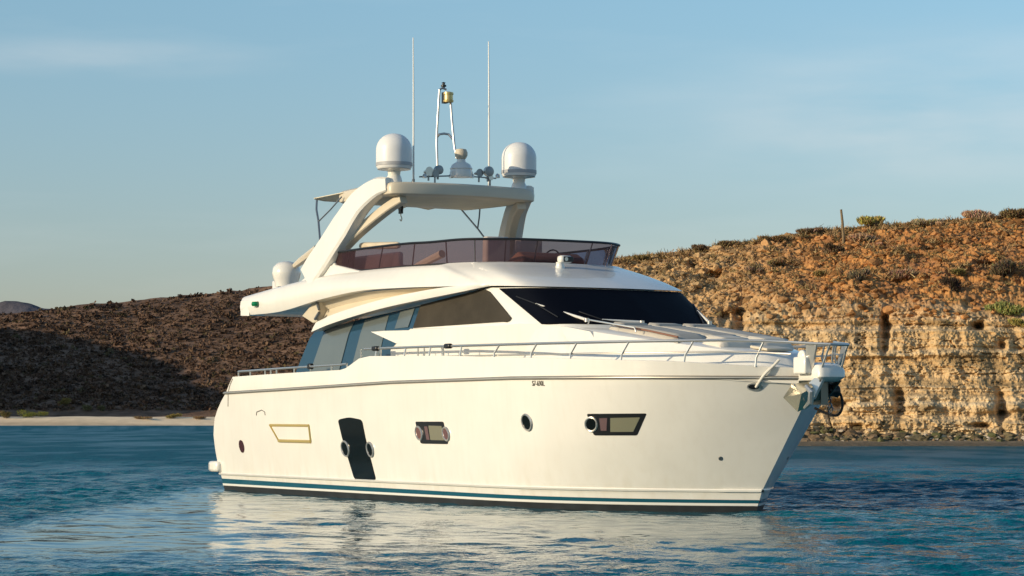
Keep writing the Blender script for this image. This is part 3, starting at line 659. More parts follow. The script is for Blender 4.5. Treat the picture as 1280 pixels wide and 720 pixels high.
def hull_curve(zf, off=0.0, x0=None, x1=None, n=90, dz=0.0):
    """points along the starboard skin at height zf(x), stern to stem"""
    o = []
    xs = x0 if x0 is not None else I(zf(0), XS)
    xe = x1 if x1 is not None else I(zf(19), XE)
    for i in range(n+1):
        s = i/n; s = 1-(1-s)**1.5; x = xs+(xe-xs)*s; z = zf(x)+dz; o.append(Vector((x+(off*.7 if x1 is None and s > .97 else 0), -hull_y(x, z)-off, z)))
    return o
def build_hull():
    zr = [-.9, -.6, -.3, -.12, 0, .06, .12, .2, .3, .36, .40, .5, .7, .9, 1.1, 1.3, 1.5, 1.7, 1.9, 2.1]
    n = 110; rows = []
    for r in range(len(zr)+6):
        row = []
        for i in range(n+1):
            s = i/n; s = 1-(1-s)**1.6; z = zr[min(r, len(zr)-1)]
            for _ in range(6):
                x = I(z, XS)+(I(z, XE)-I(z, XS))*s
                if r >= len(zr):
                    k = r-len(zr)+1; rz, tz = I(x, RUBZ), I(x, TOPZ)
                    z = [2.1+(rz-2.1)*.5, rz-.02, rz+.02, rz+(tz-rz)*.5, tz-.02, tz][k-1]
            row.append(Vector((x, -hull_y(x, z), z)))
        rows.append(row)
    # inner bulwark
    top = rows[-1]; rows.append([Vector((min(p.x, 19.1), min(p.y+.10, -.0), p.z+.004)) for p in top]); rows.append([Vector((min(p.x, 19.1), min(p.y+.12, -.0), p.z-.28)) for p in top])
    V, F = grid(rows)
    mi = []; nc = n+1
    for q in F:
        zc = sum(V[i].z for i in q)/4; mi.append(1 if zc < .12 else 0)
    V2, F2 = mirror((V, F)); k = len(V)
    F = F+[tuple(i+k for i in q) for q in F2]; V = V+[Vector(p) for p in V2]; mi = mi+mi
    # transom
    nr = len(rows)
    for r in range(nr-3): F.append((r*nc, r*nc+k, (r+1)*nc+k, (r+1)*nc)); mi.append(0)
    return V, F, mi
obj('hull', build_hull(), [HULLG, ANTI], YA, smooth=28)
# boot stripe bands
def band(z0, z1, off): return both(grid([hull_curve(z0, off), hull_curve(z1, off)]))
zA = lambda x: .125; zB = lambda x: .17; zC = lambda x: .285-.003*x
obj('boot_stripe', both(grid([hull_curve(zB, .006), hull_curve(zC, .006)])), TEAL, YA)
obj('waterline_stripe', both(grid([hull_curve(zA, .009), hull_curve(zB, .009)])), WLINE, YA)
# spray rail
spr = lambda x: .40+.0*x
obj('spray_rail', both(grid([hull_curve(lambda x: .37, .0), hull_curve(lambda x: .378, .035), hull_curve(lambda x: .41, .03), hull_curve(lambda x: .43, 0)])), GEL, YA)
# rub rail
rz = lambda x: I(x, RUBZ)
rr = [hull_curve(rz, .0, dz=-.035), hull_curve(rz, .045, dz=-.025), hull_curve(rz, .055, dz=0), hull_curve(rz, .04, dz=.025), hull_curve(rz, .0, dz=.035)]
ro = obj('rub_rail', both(grid(rr)), RUB, YA)
obj('steel_strip', both(tube([p for p in hull_curve(rz, .055)], .012, 6)), STEEL, ro)
# deck
dk = [[Vector((p.x, p.y*s, p.z-.26)) for p in hull_curve(lambda x: I(x, TOPZ), -.09)] for s in (1, .5, 0, -.5, -1)]
obj('deck', grid(dk), PADL, YA)
# swim platform
sp = [(.0, -2.60), (-.20, -2.55), (-.38, -2.38), (-1.0, -1.9), (-1.1, 0)]; full = [(x, y) for x, y in sp]+[(x, -y) for x, y in reversed(sp[:-1])]
obj('swim_platform', prism([(.3, -2.56, .44)]+[(x, y, .44) for x, y in full]+[(.3, 2.56, .44)], (0, 0, .25)), HULLG, YA, bevel=.06)
obj('platform_planking', prism([(.2, -2.2, .715)]+[(x+.12, y*.93, .715) for x, y in full]+[(.2, 2.2, .715)], (0, 0, .012)), TEAK, YA)

# ---- panels lying on the hull skin
def hull_panel(poly, off, thick=.02, sub=5):
    """poly: photo points on the skin -> curved thin solid"""
    P = [HP(a, b) for a, b in poly]
    bm = bmesh.new(); vs = [bm.verts.new((p.x, 0, p.z)) for p in P]; bm.faces.new(vs)
    bmesh.ops.triangulate(bm, faces=bm.faces)
    bmesh.ops.subdivide_edges(bm, edges=bm.edges, cuts=sub, use_grid_fill=True)
    bm.verts.ensure_lookup_table()
    V = [Vector((v.co.x, -hull_y(v.co.x, v.co.z)-off, v.co.z)) for v in bm.verts]; F = [tuple(v.index for v in f.verts) for f in bm.faces]
    ed = [e for e in bm.edges if e.is_boundary]; n = len(V)
    V2 = V+[p+Vector((0, thick, 0)) for p in V]; F2 = F+[tuple(reversed([i+n for i in f])) for f in F]
    for e in ed:
        a, b = e.verts[0].index, e.verts[1].index; F2.append((a, b, b+n, a+n))
    bm.free(); return V2, F2
def rounded(poly, r, k=4):
    o = []; n = len(poly)
    for i in range(n):
        p = Vector(poly[i]); a = Vector(poly[i-1]); b = Vector(poly[(i+1) % n]); rr_ = r[i] if isinstance(r, (list, tuple)) else r
        pa = p+(a-p).normalized()*min(rr_, (a-p).length*.45); pb = p+(b-p).normalized()*min(rr_, (b-p).length*.45)
        for j in range(k+1):
            t = j/k; o.append(tuple(pa*(1-t)**2+p*2*t*(1-t)+pb*t*t))
    return o
def hull_tube(poly, r, off=.0, closed=True, n=6):
    pts = [HP(a, b, off) for a, b in poly]
    if closed: pts = pts+[pts[0], pts[1]]
    return tube(pts, r, n)
def ell(cx, cy, rx, ry, tilt=0, n=20):
    o = []
    for k in range(n):
        a = 2*math.pi*k/n; x, y = rx*math.cos(a), ry*math.sin(a); o.append((cx+x*math.cos(tilt)-y*math.sin(tilt), cy+x*math.sin(tilt)+y*math.cos(tilt)))
    return o
def mboth(name, vf, m, parent, **k):
    a = obj(name, vf, m, parent, **k); b = obj(name, mirror(vf), m, parent, **k); return a, b
def porthole(cx, cy, rx, ry, tilt, parent, m=GLASSD):
    for mi_ in (0, 1):
        f = (lambda q: q) if mi_ == 0 else mirror
        pr = parent[mi_] if isinstance(parent, (tuple, list)) else parent
        p = obj('porthole', f(hull_panel(ell(cx, cy, rx, ry, tilt), .022, .03, 2)), m, pr)
        obj('chrome_ring', f(hull_tube(ell(cx, cy, rx, ry, tilt), .022, .015)), CHROME, p if pr is YA else pr)
# large dark window aft
q = rounded([(422.5, 524.5), (437, 521.5), (452.5, 524.5), (470.5, 600.5), (443.5, 599.5)], 4, 3)
w1 = mboth('hull_window', hull_panel(q, .012, .02, 6), GLASSD, YA)
porthole(431.5, 561, 4.2, 9.5, -.22, w1); porthole(462.5, 562, 3.6, 9, -.22, w1)
# small window amidships
q = rounded([(519.5, 527), (554.5, 527), (560.5, 555), (526.5, 554.5)], 2, 2)
w2 = mboth('hull_window', hull_panel(q, .012, .02, 4), BLK, YA)
mboth_ = lambda name, vf, m, ps: [obj(name, vf, m, ps[0]), obj(name, mirror(vf), m, ps[1])]
mboth_('pane', hull_panel([(536.5, 532), (553, 532.5), (556, 550.5), (539, 550)], .02, .02, 2), mat('cabin_blind', (.20, .19, .13), .35, coat=.5), w2)
mboth_('curtain', hull_panel([(531, 533), (535, 533), (538, 550), (534, 549.5)], .019, .02, 1), PINK, w2)
porthole(523.5, 541.5, 3.6, 8.3, -.22, w2, mat('rose_glass', (.16, .085, .08), .08)); porthole(557.3, 542.5, 3.6, 8.3, -.22, w2, mat('rose_glass_pale', (.14, .075, .075), .08))
# oval porthole
porthole(658.3, 528, 5.6, 10.2, -.28, YA)
# forward window
q = rounded([(734, 517.3), (808.5, 516.8), (796.5, 544.3), (743, 544.3)], 2, 2)
w3 = mboth('hull_window', hull_panel(q, .012, .02, 5), BLK, YA)
mboth_('pane', hull_panel([(764, 522.5), (801, 521.8), (792.5, 539.8), (764, 540)], .02, .02, 3), mat('cabin_blind_pale', (.20, .195, .13), .3, coat=.5), w3)
mboth_('curtain', hull_panel([(750, 523), (760, 522.5), (759, 538.5), (752, 538.5)], .019, .02, 2), PINK, w3)
porthole(739, 530.3, 7.2, 8.6, -.2, w3)
# gilt framed vent
vp = [(337.5, 531.5), (386, 532), (388.3, 552), (348.5, 551)]
v1 = mboth('hull_vent', hull_panel(vp, .008, .02, 3), GEL, YA)
for ps, f in ((v1[0], lambda q: q), (v1[1], mirror)):
    obj('vent_frame', f(join(*[hull_tube([vp[i], ((vp[i][0]+vp[(i+1) % 4][0])/2, (vp[i][1]+vp[(i+1) % 4][1])/2), vp[(i+1) % 4]], r_, .012, False, 6) for i, r_ in ((0, .03), (1, .022), (2, .036), (3, .022))])), GOLD, ps)
# hatch outline, side lamp, drain, letters
mboth('hull_catch', hull_tube([(320.5, 519), (321, 515), (327, 512.5), (331, 515), (331.5, 519)], .012, .004, False, 5), RUB, YA)
mboth('side_lamp', hull_panel(ell(302.3, 558, 3.0, 8.2, -.2, 14), .012, .03, 2), RED, YA)
mboth('drain_fitting', hull_panel(ell(901.5, 573.2, 2.2, 2.6, 0, 10), .02, .04, 1), DSTEEL, YA)
mboth('seam_line', hull_tube([(291, 473.5), (287, 483), (285.4, 492), (285.2, 508)], .013, .0, False, 5), RUB, YA)
def letters(s, px0, py0, adv, hgt, parent):
    fnt = bpy.data.curves.new('hull_lettering', 'FONT'); fnt.body = s; fnt.size = 1; fnt.extrude = .02
    to = bpy.data.objects.new('tmp', fnt); dg = bpy.context.evaluated_depsgraph_get(); COL.objects.link(to); dg.update()
    me = bpy.data.meshes.new_from_object(to.evaluated_get(dg)); bpy.data.objects.remove(to)
    a, b = HP(px0, py0, .012), HP(px0+adv, py0, .012); wd = max(v.co.x for v in me.vertices); k = (b-a).length/wd; dirx = (b-a).normalized()
    hk = hgt/.7
    for v in me.vertices:
        p = a+dirx*(v.co.x*k); v.co = Vector((p.x, p.y-v.co.z*.3, p.z+v.co.y*hk))
    me.materials.append(mat('lettering_grey', (.16, .15, .13), .5)); o = bpy.data.objects.new('hull_lettering', me); COL.objects.link(o); o.parent = parent
letters('S7-690L', 665, 482.2, 15.5, .095, YA)

# ---- deckhouse
DT = [(4.20, -2.03, 3.60), (5.8, -2.03, 3.77), (7.35, -2.03, 3.90), (8.9, -2.05, 4.02), (10.3, -2.0, 4.16), (11.35, -1.93, 4.26), (11.75, -1.89, 4.26), (12.72, -1.75, 4.225), (13.12, -1.1, 4.21), (13.28, 0, 4.205)]
DS = [(4.07, -2.08, 3.46), (5.6, -2.08, 3.5), (7.25, -2.09, 3.51), (8.7, -2.13, 3.54), (10.6, -2.10, 3.55), (12.55, -2.05, 3.55), (13.45, -1.95, 3.48), (13.98, -1.72, 3.47), (14.28, -1.05, 3.46), (14.42, 0, 3.45)]
DB = [(3.55, -2.2, 2.62), (5.3, -2.2, 2.6), (7.0, -2.2, 2.6), (8.7, -2.2, 2.6), (10.8, -2.18, 2.6), (13.0, -2.1, 2.6), (13.9, -2.0, 2.6), (14.5, -1.75, 2.6), (14.8, -1.05, 2.6), (14.95, 0, 2.6)]
def ring(P, k=8):
    h = catmull(P, k); return h
def mring(h): return h+[Vector((p.x, -p.y, p.z)) for p in reversed(h[:-1])]
K = 8
rT, rS, rB = ring(DT, K), ring(DS, K), ring(DB, K)
def at(rg, i): # float control index
    t = i*K; a = int(min(math.floor(t), len(rg)-2)); f = t-a; return rg[a]*(1-f)+rg[a+1]*f
def D(i, t, off=0):
    """deckhouse skin: t -1 bottom, 0 sill, 1 roof edge"""
    p = at(rS, i)*(1-t)+at(rT, i)*t if t >= 0 else at(rS, i)*(1+t)+at(rB, i)*(-t)
    if off:
        e = .02; du = (at(rS, min(i+e, 9))-at(rS, max(i-e, 0))); dv = at(rT, i)-at(rB, i); n = du.cross(dv).normalized()
        if n.y > 0 and n.x < .5: n = -n
        if n.x < -.9: n = -n
        p = p+n*off
    return p
rows = [mring(rB), mring([a*.5+b*.5 for a, b in zip(rB, rS)]), mring(rS), mring([a*.5+b*.5 for a, b in zip(rS, rT)]), mring(rT)]
V, F = grid(rows); nn = len(rows[0])
for r in range(4): F.append((r*nn, (r+1)*nn, (r+1)*nn+nn-1, r*nn+nn-1))
top = [4*nn+i for i in range(nn)]
for i in range(nn//2): F.append((top[i], top[i+1], top[nn-2-i], top[nn-1-i]) if i < nn//2-1 else (top[i], top[i+1], top[nn-1-i]))
dh = obj('deckhouse', (V, F), GEL, YA, smooth=25)
def dpanel(i0, i1, t0, t1, off, m, name, parent, n=14, nt=5, thick=.012, mir=True):
    rows = [[D(i0+(i1-i0)*a/n, (t0(a/n) if callable(t0) else t0)*(1-b/nt)+(t1(a/n) if callable(t1) else t1)*b/nt, off) for a in range(n+1)] for b in range(nt+1)]
    vf = shell(rows, lambda p: Vector((0, thick, 0)) if p.x < 12.3 else Vector((-thick, 0, -thick)))
    r = [obj(name, vf, m, parent)]
    if mir: r.append(obj(name, mirror(vf), m, parent))
    return r
# windscreen under its black cover (whole front, port to starboard)
n = 30; rows = []
for b in range(7):
    t = .015+(.955)*b/6; h = [D(6+3*a/n, t, .02) for a in range(n+1)]; h[-1].y = 0
    rows.append(mring(h))
ws = obj('windscreen_cover', shell(rows, lambda p: Vector((-.015, 0, -.012))), MESHB, YA, smooth=40)
# brown mesh covers over the front side windows
def fr(a): return 0.0
sc_ = dpanel(3.06, 5.05, lambda a: .02+.10*max(0, (a-.9)/.1)**2, lambda a: .99-.10*max(0, (a-.93)/.07), .022, MESH, 'side_window_cover', YA, n=24)
# aft side glass in its panes: strips coloured blue for the reflected sky, and blinds in turn
def gpanel(i0, i1, t1, m, name, off, parent):
    return dpanel(i0, i1, -.93, t1, off, m, name, parent, n=5, nt=8)
sg = gpanel(0.0, 3.04, .97, GLASSB, 'side_window', .010, YA)
for (a, b, c, dn) in ((.42, 1.20, .93, 0), (1.52, 2.20, .84, 0), (2.52, 2.92, .90, 1)):
    rowsB = [[D(a+(b-a)*u/4, (-.9 if not dn else .08)*(1-v/6)+c*v/6, .024) for u in range(5)] for v in range(7)]
    vf = shell(rowsB, (0, .008, 0)); obj('blind', vf, BLIND, sg[0]); obj('blind', mirror(vf), BLIND, sg[1])
# white wing panel under the glass
wp = [(464, 414.3), (478, 413.4), (511, 412.6), (513, 410.8), (560, 410.0), (600, 408.5), (626, 407), (641, 404.5), (662, 404.5), (684, 408), (705, 413.5)]
lo = [(464, 415.2), (495, 429.5), (488, 437), (488, 448), (560, 449), (600, 449), (640, 449), (660, 449), (680, 450), (700, 452), (722, 453)]
up_ = [L(a, b, -2.245) for a, b in wp]; dn_ = [L(a, b, -2.27) for a, b in lo]
for P_ in (up_, dn_):
    for p in P_:
        if p.x > 12.3: p.y = -2.245+(p.x-12.3)*.25
poly = [up_[0]]+up_[1:]+list(reversed(dn_))
rowsW = [[up_[i]*(1-t)+dn_[i]*t for i in range(len(up_))] for t in (0, .3, .6, 1)]
mboth('side_wing', shell([[Vector(p) for p in r] for r in rowsW], (0, .13, 0)), GEL, YA, bevel=.012)

# eyebrow over the side glass
lo = [(389, 415, -2.35), (410, 406, -2.39), (440, 396, -2.43), (475, 386, -2.43), (510, 378, -2.39), (545, 371, -2.30), (580, 364, -2.19), (606, 358.5, -2.03), (618, 357, -1.93)]
hi = [(395, 403, -2.34), (415, 393.5, -2.38), (445, 383.5, -2.42), (480, 373.5, -2.42), (520, 365, -2.38), (556, 359, -2.28), (588, 356.0, -2.16), (608, 354.5, -2.02), (619, 355, -1.93)]
lo = catmull([L(*p) for p in lo], 4); hi = catmull([L(*p) for p in hi], 4)
inn = [Vector((p.x, min(p.y+.32, -1.8), p.z+.02)) for p in hi]; inl = [Vector((p.x, min(p.y+.34, -1.8), p.z+.03)) for p in lo]
mid = [(a+b)/2+Vector((0, -.012, 0)) for a, b in zip(lo, hi)]
mboth('eyebrow', join(grid([inl, lo, mid, hi, inn]), ([inl[0], lo[0], mid[0], hi[0], inn[0]], [(0, 1, 2, 3, 4)])), GEL, YA, smooth=30)

# ---- flybridge moulding
F0 = [(303, 394.5, -2.50), (350, 389.5, -2.56), (400, 374.5, -2.56), (450, 363.5, -2.52), (505, 359.5, -2.42), (555, 358, -2.26), (592, 356.5, -2.10)]
F0 = [L(*p) for p in F0]+[Vector(p) for p in ((11.62, -1.98, 4.30), (12.0, -1.94, 4.285), (12.78, -1.79, 4.245), (13.18, -1.12, 4.23), (13.34, 0, 4.225))]
F1 = [(303.5, 372.5, -2.46), (345, 360.5, -2.52), (385, 350.5, -2.50), (416, 344.5, -2.42), (450, 340, -2.32), (500, 335.5, -2.24), (545, 333, -2.16)]
F1 = [L(*p) for p in F1]+[Vector(p) for p in ((10.0, -2.02, 4.80), (10.5, -1.80, 4.80), (10.95, -1.55, 4.795), (11.25, -1.0, 4.79), (11.4, 0, 4.785))]
r0, r1 = ring(F0, 6), ring(F1, 6)
def bulge(a, b, t, k): 
    p = a*(1-t)+b*t; c = 4*t*(1-t)*k; w = max(0, min(1, (p.x-8.5)/4)); o = Vector((.4*w, p.y/2.3, .05+.35*w)); return p+o*c
ins = lambda p, d, dz: Vector((p.x-(d if p.x > 10.6 else 0), p.y-(d if p.y > 0 else -d if p.y < -.01 else 0), p.z+dz))
rowsF = [mring(r0)]+[mring([bulge(a, b, t, .06) for a, b in zip(r0, r1)]) for t in (.12, .3, .5, .7, .88)]+[mring(r1), mring([ins(p, .05, .03) for p in r1]), mring([ins(p, .16, .02) for p in r1]), mring([ins(p, .20, -.30) for p in r1])]
V, F = grid(rowsF); nn = len(rowsF[0])
def capf(base, nn, flip=False):
    o = []
    for i in range(nn//2):
        q = (base+i, base+i+1, base+nn-2-i, base+nn-1-i) if i < nn//2-1 else (base+i, base+i+1, base+nn-1-i)
        o.append(tuple(reversed(q)) if flip else q)
    return o
F += capf(0, nn)+capf((len(rowsF)-1)*nn, nn)
for r in range(len(rowsF)-1): F.append((r*nn, (r+1)*nn, (r+1)*nn+nn-1, r*nn+nn-1))
fb = obj('flybridge', (V, F), GEL, YA, smooth=32)
# recess under the moulding, its shade put into the cream colour, with the bracket at its aft end
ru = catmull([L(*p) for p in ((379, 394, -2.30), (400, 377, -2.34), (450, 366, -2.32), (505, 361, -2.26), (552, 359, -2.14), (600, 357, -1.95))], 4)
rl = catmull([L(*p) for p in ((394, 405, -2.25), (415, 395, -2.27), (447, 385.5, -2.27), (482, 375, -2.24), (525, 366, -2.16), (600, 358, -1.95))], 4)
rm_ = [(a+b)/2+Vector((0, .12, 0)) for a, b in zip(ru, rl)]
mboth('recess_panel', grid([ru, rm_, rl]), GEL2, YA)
br = [L(*p) for p in ((377, 395, -2.36), (390, 380, -2.40), (399, 377, -2.40), (397, 402, -2.36), (391, 404, -2.36))]
mboth('wing_bracket', prism(br, (0, .35, 0)), GEL2, YA, bevel=.02)
mboth('bracket_latch', join(tube([L(396, 378, -2.42), L(399, 387, -2.42)], .03, 6), tube([L(394, 399, -2.40), L(399, 391, -2.42)], .035, 6)), DSTEEL, YA)
# aft end blocks, navigation light
mboth('tail_block', prism([L(*p) for p in ((303, 376, -2.52), (312, 375.5, -2.54), (312, 395, -2.54), (303, 395, -2.52))], (-.06, -.02, 0)), GEL, YA, bevel=.02)
gn = obj('navigation_light', prism(rounded([tuple(L(*p)) for p in ((315.5, 376.5, -2.56), (324.5, 376, -2.56), (323, 384.5, -2.56), (317, 384, -2.56))], .05, 3), (0, -.05, 0)), GEL, YA)
obj('lens', lathe([(.0, -.06), (.08, -.05), (.10, 0), (.08, .05), (0, .06)], tuple(L(319.5, 380, -2.62)), 12), GREEN, gn)
gn2 = obj('navigation_light', mirror(prism(rounded([tuple(L(*p)) for p in ((315.5, 376.5, -2.56), (324.5, 376, -2.56), (323, 384.5, -2.56), (317, 384, -2.56))], .05, 3), (0, -.05, 0))), GEL, YA)
c_ = L(319.5, 380, -2.62); obj('lens', lathe([(.0, -.06), (.08, -.05), (.10, 0), (.08, .05), (0, .06)], (c_.x, -c_.y, c_.z), 12), RED, gn2)

# ---- flybridge windscreen
wb = [tuple(L(415, 332.5, -2.22)), tuple(L(446, 338.8, -2.20)), tuple(L(500, 334.5, -2.14)), (9.3, -2.0, 4.82), (10.15, -1.80, 4.81), (10.7, -1.45, 4.80), (11.0, -.9, 4.80), (11.12, 0, 4.80)]
wt = [tuple(L(412, 318, -2.24)), tuple(L(450, 312, -2.24)), tuple(L(505, 305.5, -2.19)), (9.35, -2.06, 5.275), (10.3, -1.90, 5.28), (10.85, -1.54, 5.27), (11.2, -.95, 5.265), (11.32, 0, 5.26)]
tb, tt_ = ring(wb, 6), ring(wt, 6)
fw = obj('flybridge_windscreen', grid([mring(tb), mring([a*.5+b*.5 for a, b in zip(tb, tt_)]), mring(tt_)]), TINT, YA)
obj('top_rail', tube(mring([p+Vector((0, 0, .012)) for p in tt_]), .026, 8), BLK, fw)
obj('base_trim', tube(mring([p+Vector((0, 0, .015)) for p in tb]), .02, 6), BLK, fw)
for sgn in (1, -1):
    for k in (4, 9, 14, 21, 27, 33, 38):
        a, b = tb[k].copy(), tt_[k].copy(); a.y *= sgn; b.y *= sgn
        d = (b-a)*.5; n_ = Vector((.0, -.02*sgn, 0)) if k < 24 else Vector((.02, 0, 0))
        obj('windscreen_post', tube([a-n_, b-n_], .014, 6), DSTEEL, fw)
# dark aft quarter panel of the windscreen
mboth('quarter_panel', shell([[tb[i]*(1-t)+tt_[i]*t+Vector((0, .03, 0)) for i in range(0, 6)] for t in (0, .5, 1)], (0, .01, 0)), mat('smoked_panel', (.035, .018, .016), .15), fw)
# seats, console and wheel behind the windscreen
def seat(c, w, d, h): return join(box((c[0], c[1], c[2]+.22), (d, w, .44)), box((c[0]-d/2+.09, c[1], c[2]+.44+h/2), (.18, w, h)))
SEATM = mat('flybridge_seat', (.60, .54, .47), .65, noise=(3, .12)); CONS = mat('helm_console', (.33, .17, .11), .5)
for nm, vf, m_ in (('helm_seat', seat((9.2, .55, 4.5), .6, .6, .55), SEATM), ('helm_seat', seat((9.2, -.25, 4.5), .6, .6, .55), SEATM),
                   ('bench_seat', join(box((6.6, -1.55, 4.7), (2.4, .7, .44)), box((6.6, -1.86, 5.02), (2.4, .14, .34))), SEATM),
                   ('bench_seat', join(box((6.6, 1.55, 4.7), (2.4, .7, .44)), box((6.6, 1.86, 5.02), (2.4, .14, .34))), SEATM),
                   ('helm_console', prism([(9.95, -.6, 4.5), (10.6, -.6, 4.5), (10.6, -.6, 4.98), (10.35, -.6, 5.1), (9.95, -.6, 4.92)], (0, 1.5, 0)), CONS)):
    o = obj(nm, vf, m_, YA, bevel=.05)
obj('steering_wheel', tube([(9.88+.06*math.sin(a), .55+.19*math.cos(a), 5.0+.19*math.sin(a)) for a in [k*math.pi/8 for k in range(17)]], .016, 6), BLK, YA)
# rolled canvas cover lying along the starboard coaming
def rollv(a, b, r):
    P = [a+(b-a)*t for t in (0, .02, .06, .2, .35, .5, .65, .8, .94, .98, 1)]
    return tube(P, [r*.55, r*.85, r, r*1.03, r*.95, r*1.04, r, r*1.02, r, r*.85, r*.5], 12)
a, b = L(451, 307.5, -1.75), L(499, 306.5, -1.75)
o = obj('rolled_cover', rollv(a-a, b-a, .075), BEIGE); o.location = lw(a); o.rotation_euler = (0, 0, R(-HEAD))
tag(o, "cream canvas cover rolled up along the seat back of the yacht's upper deck", 'canvas cover', kind=None)

# ---- hardtop
HT0 = [(4.75, -1.70), (5.6, -1.79), (6.5, -1.84), (7.08, -1.84), (7.30, -1.74), (7.42, -1.35), (7.5, -.7), (7.53, 0)]
hr = catmull([(x, y, 0) for x, y in HT0], 5)
def hz(p, base): return base-.012*(p.y/1.7)**2
def lvl(base, k, dx=0): return mring([Vector((p.x*1+(p.x-6)*k*.06+dx, p.y*(1+k*.06), hz(p, base))) for p in hr])
rowsH = [lvl(6.43, -1.6, -.03), lvl(6.44, -.55), lvl(6.47, -.05), lvl(6.60, .05), lvl(6.685, -.2), lvl(6.72, -.7), lvl(6.735, -3)]
V, F = grid(rowsH); nn = len(rowsH[0]); F += capf(0, nn)+capf((len(rowsH)-1)*nn, nn)
for r in range(len(rowsH)-1): F.append((r*nn, (r+1)*nn, (r+1)*nn+nn-1, r*nn+nn-1))
ht = obj('hardtop', (V, F), GEL2, YA, smooth=30)
# headliner bulge under the hardtop
rowsB = []
for sc_k, z in ((.93, 6.45), (.90, 6.42), (.80, 6.39), (.5, 6.37), (.0, 6.365)): rowsB.append(mring([Vector((6.0+(p.x-6.0)*(sc_k*.97), p.y*sc_k, z)) for p in hr]))
obj('headliner', grid(rowsB), CANV, ht)
for k in (-1.25, -.45, .35, 1.2): obj('down_light', lathe([(.05, -.02), (.05, 0), (0, .0)], (7.15, k, 6.455), 12), WLINE, ht)
# legs
def leg(C_, wid, th, name, m, top=None):
    P = catmull([L(*c) for c in C_], 5); n_ = len(P); rows = []
    for i, p in enumerate(P):
        t = i/(n_-1); d = (P[min(i+1, n_-1)]-P[max(i-1, 0)]).normalized(); s = d.cross(Vector((0, 1, 0))).normalized()
        if s.x < 0: s = -s
        w = wid(t)/2; h = th(t)/2; yv = Vector((0, 1, 0)); yv = (yv-d*yv.dot(d)).normalized(); q = .35
        sec = [(-w, -h*q), (-w*.75, -h), (w*.82, -h), (w, -h*.75), (w, h*.75), (w*.82, h), (-w*.75, h), (-w, h*q)]
        rows.append([p+s*a+yv*b for a, b in sec])
    V, F = grid(rows, True); k = len(rows[0]); F += [tuple(range(k)), tuple(reversed(range(len(V)-k, len(V))))]
    return mboth(name, (V, F), m, YA, smooth=28)
leg([(486, 230.5, -1.77), (471, 235, -1.86), (450, 253, -1.98), (429, 284, -2.13), (409, 315, -2.28), (396, 334, -2.36), (388, 348, -2.40)],
    lambda t: .30+.42*min(1, t*2.0), lambda t: .20+.09*min(1, t*3), 'hardtop_leg', GEL)
leg([(504, 248, -1.48), (488, 258, -1.58), (466, 275, -1.76), (446, 292, -1.94), (430, 308, -2.08)], lambda t: .20+.04*t, lambda t: .20, 'hardtop_brace', GEL2)
# leg fairing where it meets the coaming
mboth('leg_fairing', prism([L(*p) for p in ((383, 345, -2.36), (404, 327, -2.30), (413, 318, -2.26), (418, 331, -2.28), (449, 338.5, -2.30), (440, 345, -2.36), (400, 351, -2.42), (372, 354, -2.42))], (0, .20, 0)), GEL, YA, bevel=.03)
mboth('boarding_beam', tube([L(364, 336, -1.5), L(377, 326, -1.55), L(397, 311, -1.62)], [.05, .09, .10], 8), GEL2, YA)
# awning aft of the hardtop with its stays
rowsC = []
for i in range(9):
    t = i/8; row = []
    for j in range(17):
        s = -1+j/8; yy = s*1.92*(1-.1*(1-t)); sag = -.10*t*(1-s*s)*(1+.5*math.sin(j*1.7))-.05*math.sin(t*math.pi)*(1-s*s)
        row.append(Vector((4.95-(.97-.10*(1-s*s))*t, yy, 6.66-.06*t+sag)))
    rowsC.append(row)
aw = obj('awning', shell(rowsC, (0, 0, -.015)), CANV, YA, smooth=60)
obj('awning_bar', tube([rowsC[-1][j]-Vector((0, 0, .01)) for j in range(17)], .025, 6), GEL2, aw)
obj('awning_stay', join(tube([L(396, 250, -1.86), L(395.5, 262, -1.88), L(398, 276, -1.9), L(400, 300, -1.95)], .024, 6), tube([L(398, 277, -1.9), L(413, 262, -1.85), L(427, 246, -1.80)], .018, 6)), DSTEEL, aw)
# bracing tube forward on the port side of the hardtop
obj('roof_stay', join(tube([L(575, 260, 1.75), L(598, 287, 1.8), L(621, 318, 1.85)], .022, 6), tube([L(580, 250, 1.7), L(597, 250, 1.75), L(600.5, 253, 1.78), L(599, 272, 1.8), L(597, 286, 1.8)], .018, 6)), DSTEEL, YA)
obj('stay_bracket', prism([L(563, 248, 1.6), L(602, 246, 1.6), L(578, 262, 1.6), L(572, 260, 1.6)], (0, .2, 0)), GEL2, YA)
# satellite domes
def dome(y):
    c = (6.98, y, 6.78); R_ = .38
    prof = [(.19, -.09), (.155, .05), (.13, .10), (.14, .18), (.30, .21), (R_-.02, .25), (R_, .30), (R_, .36)]
    o = obj('satellite_dome', lathe(prof[:5]+[(.36, .215), (.0, .215)], c, 32), GEL, YA, smooth=30)
    pr = [(R_-.03, .225), (R_, .27), (R_+.004, .34), (R_+.004, .62)]+[((R_+.004)*math.cos(a)**.9 if a < 1.56 else 0, .62+.36*math.sin(a)) for a in [k*math.pi/2/12 for k in range(1, 13)]]
    obj('dome_cover', lathe(pr, c, 40), mat('dome_white', (.78, .765, .74), .4), o, smooth=50)
    obj('dome_band', lathe([(R_+.003, .285), (R_+.010, .29), (R_+.010, .355), (R_+.003, .36)], c, 40), mat('dome_grey', (.38, .38, .39), .5), o)
dome(-1.57); dome(1.57)
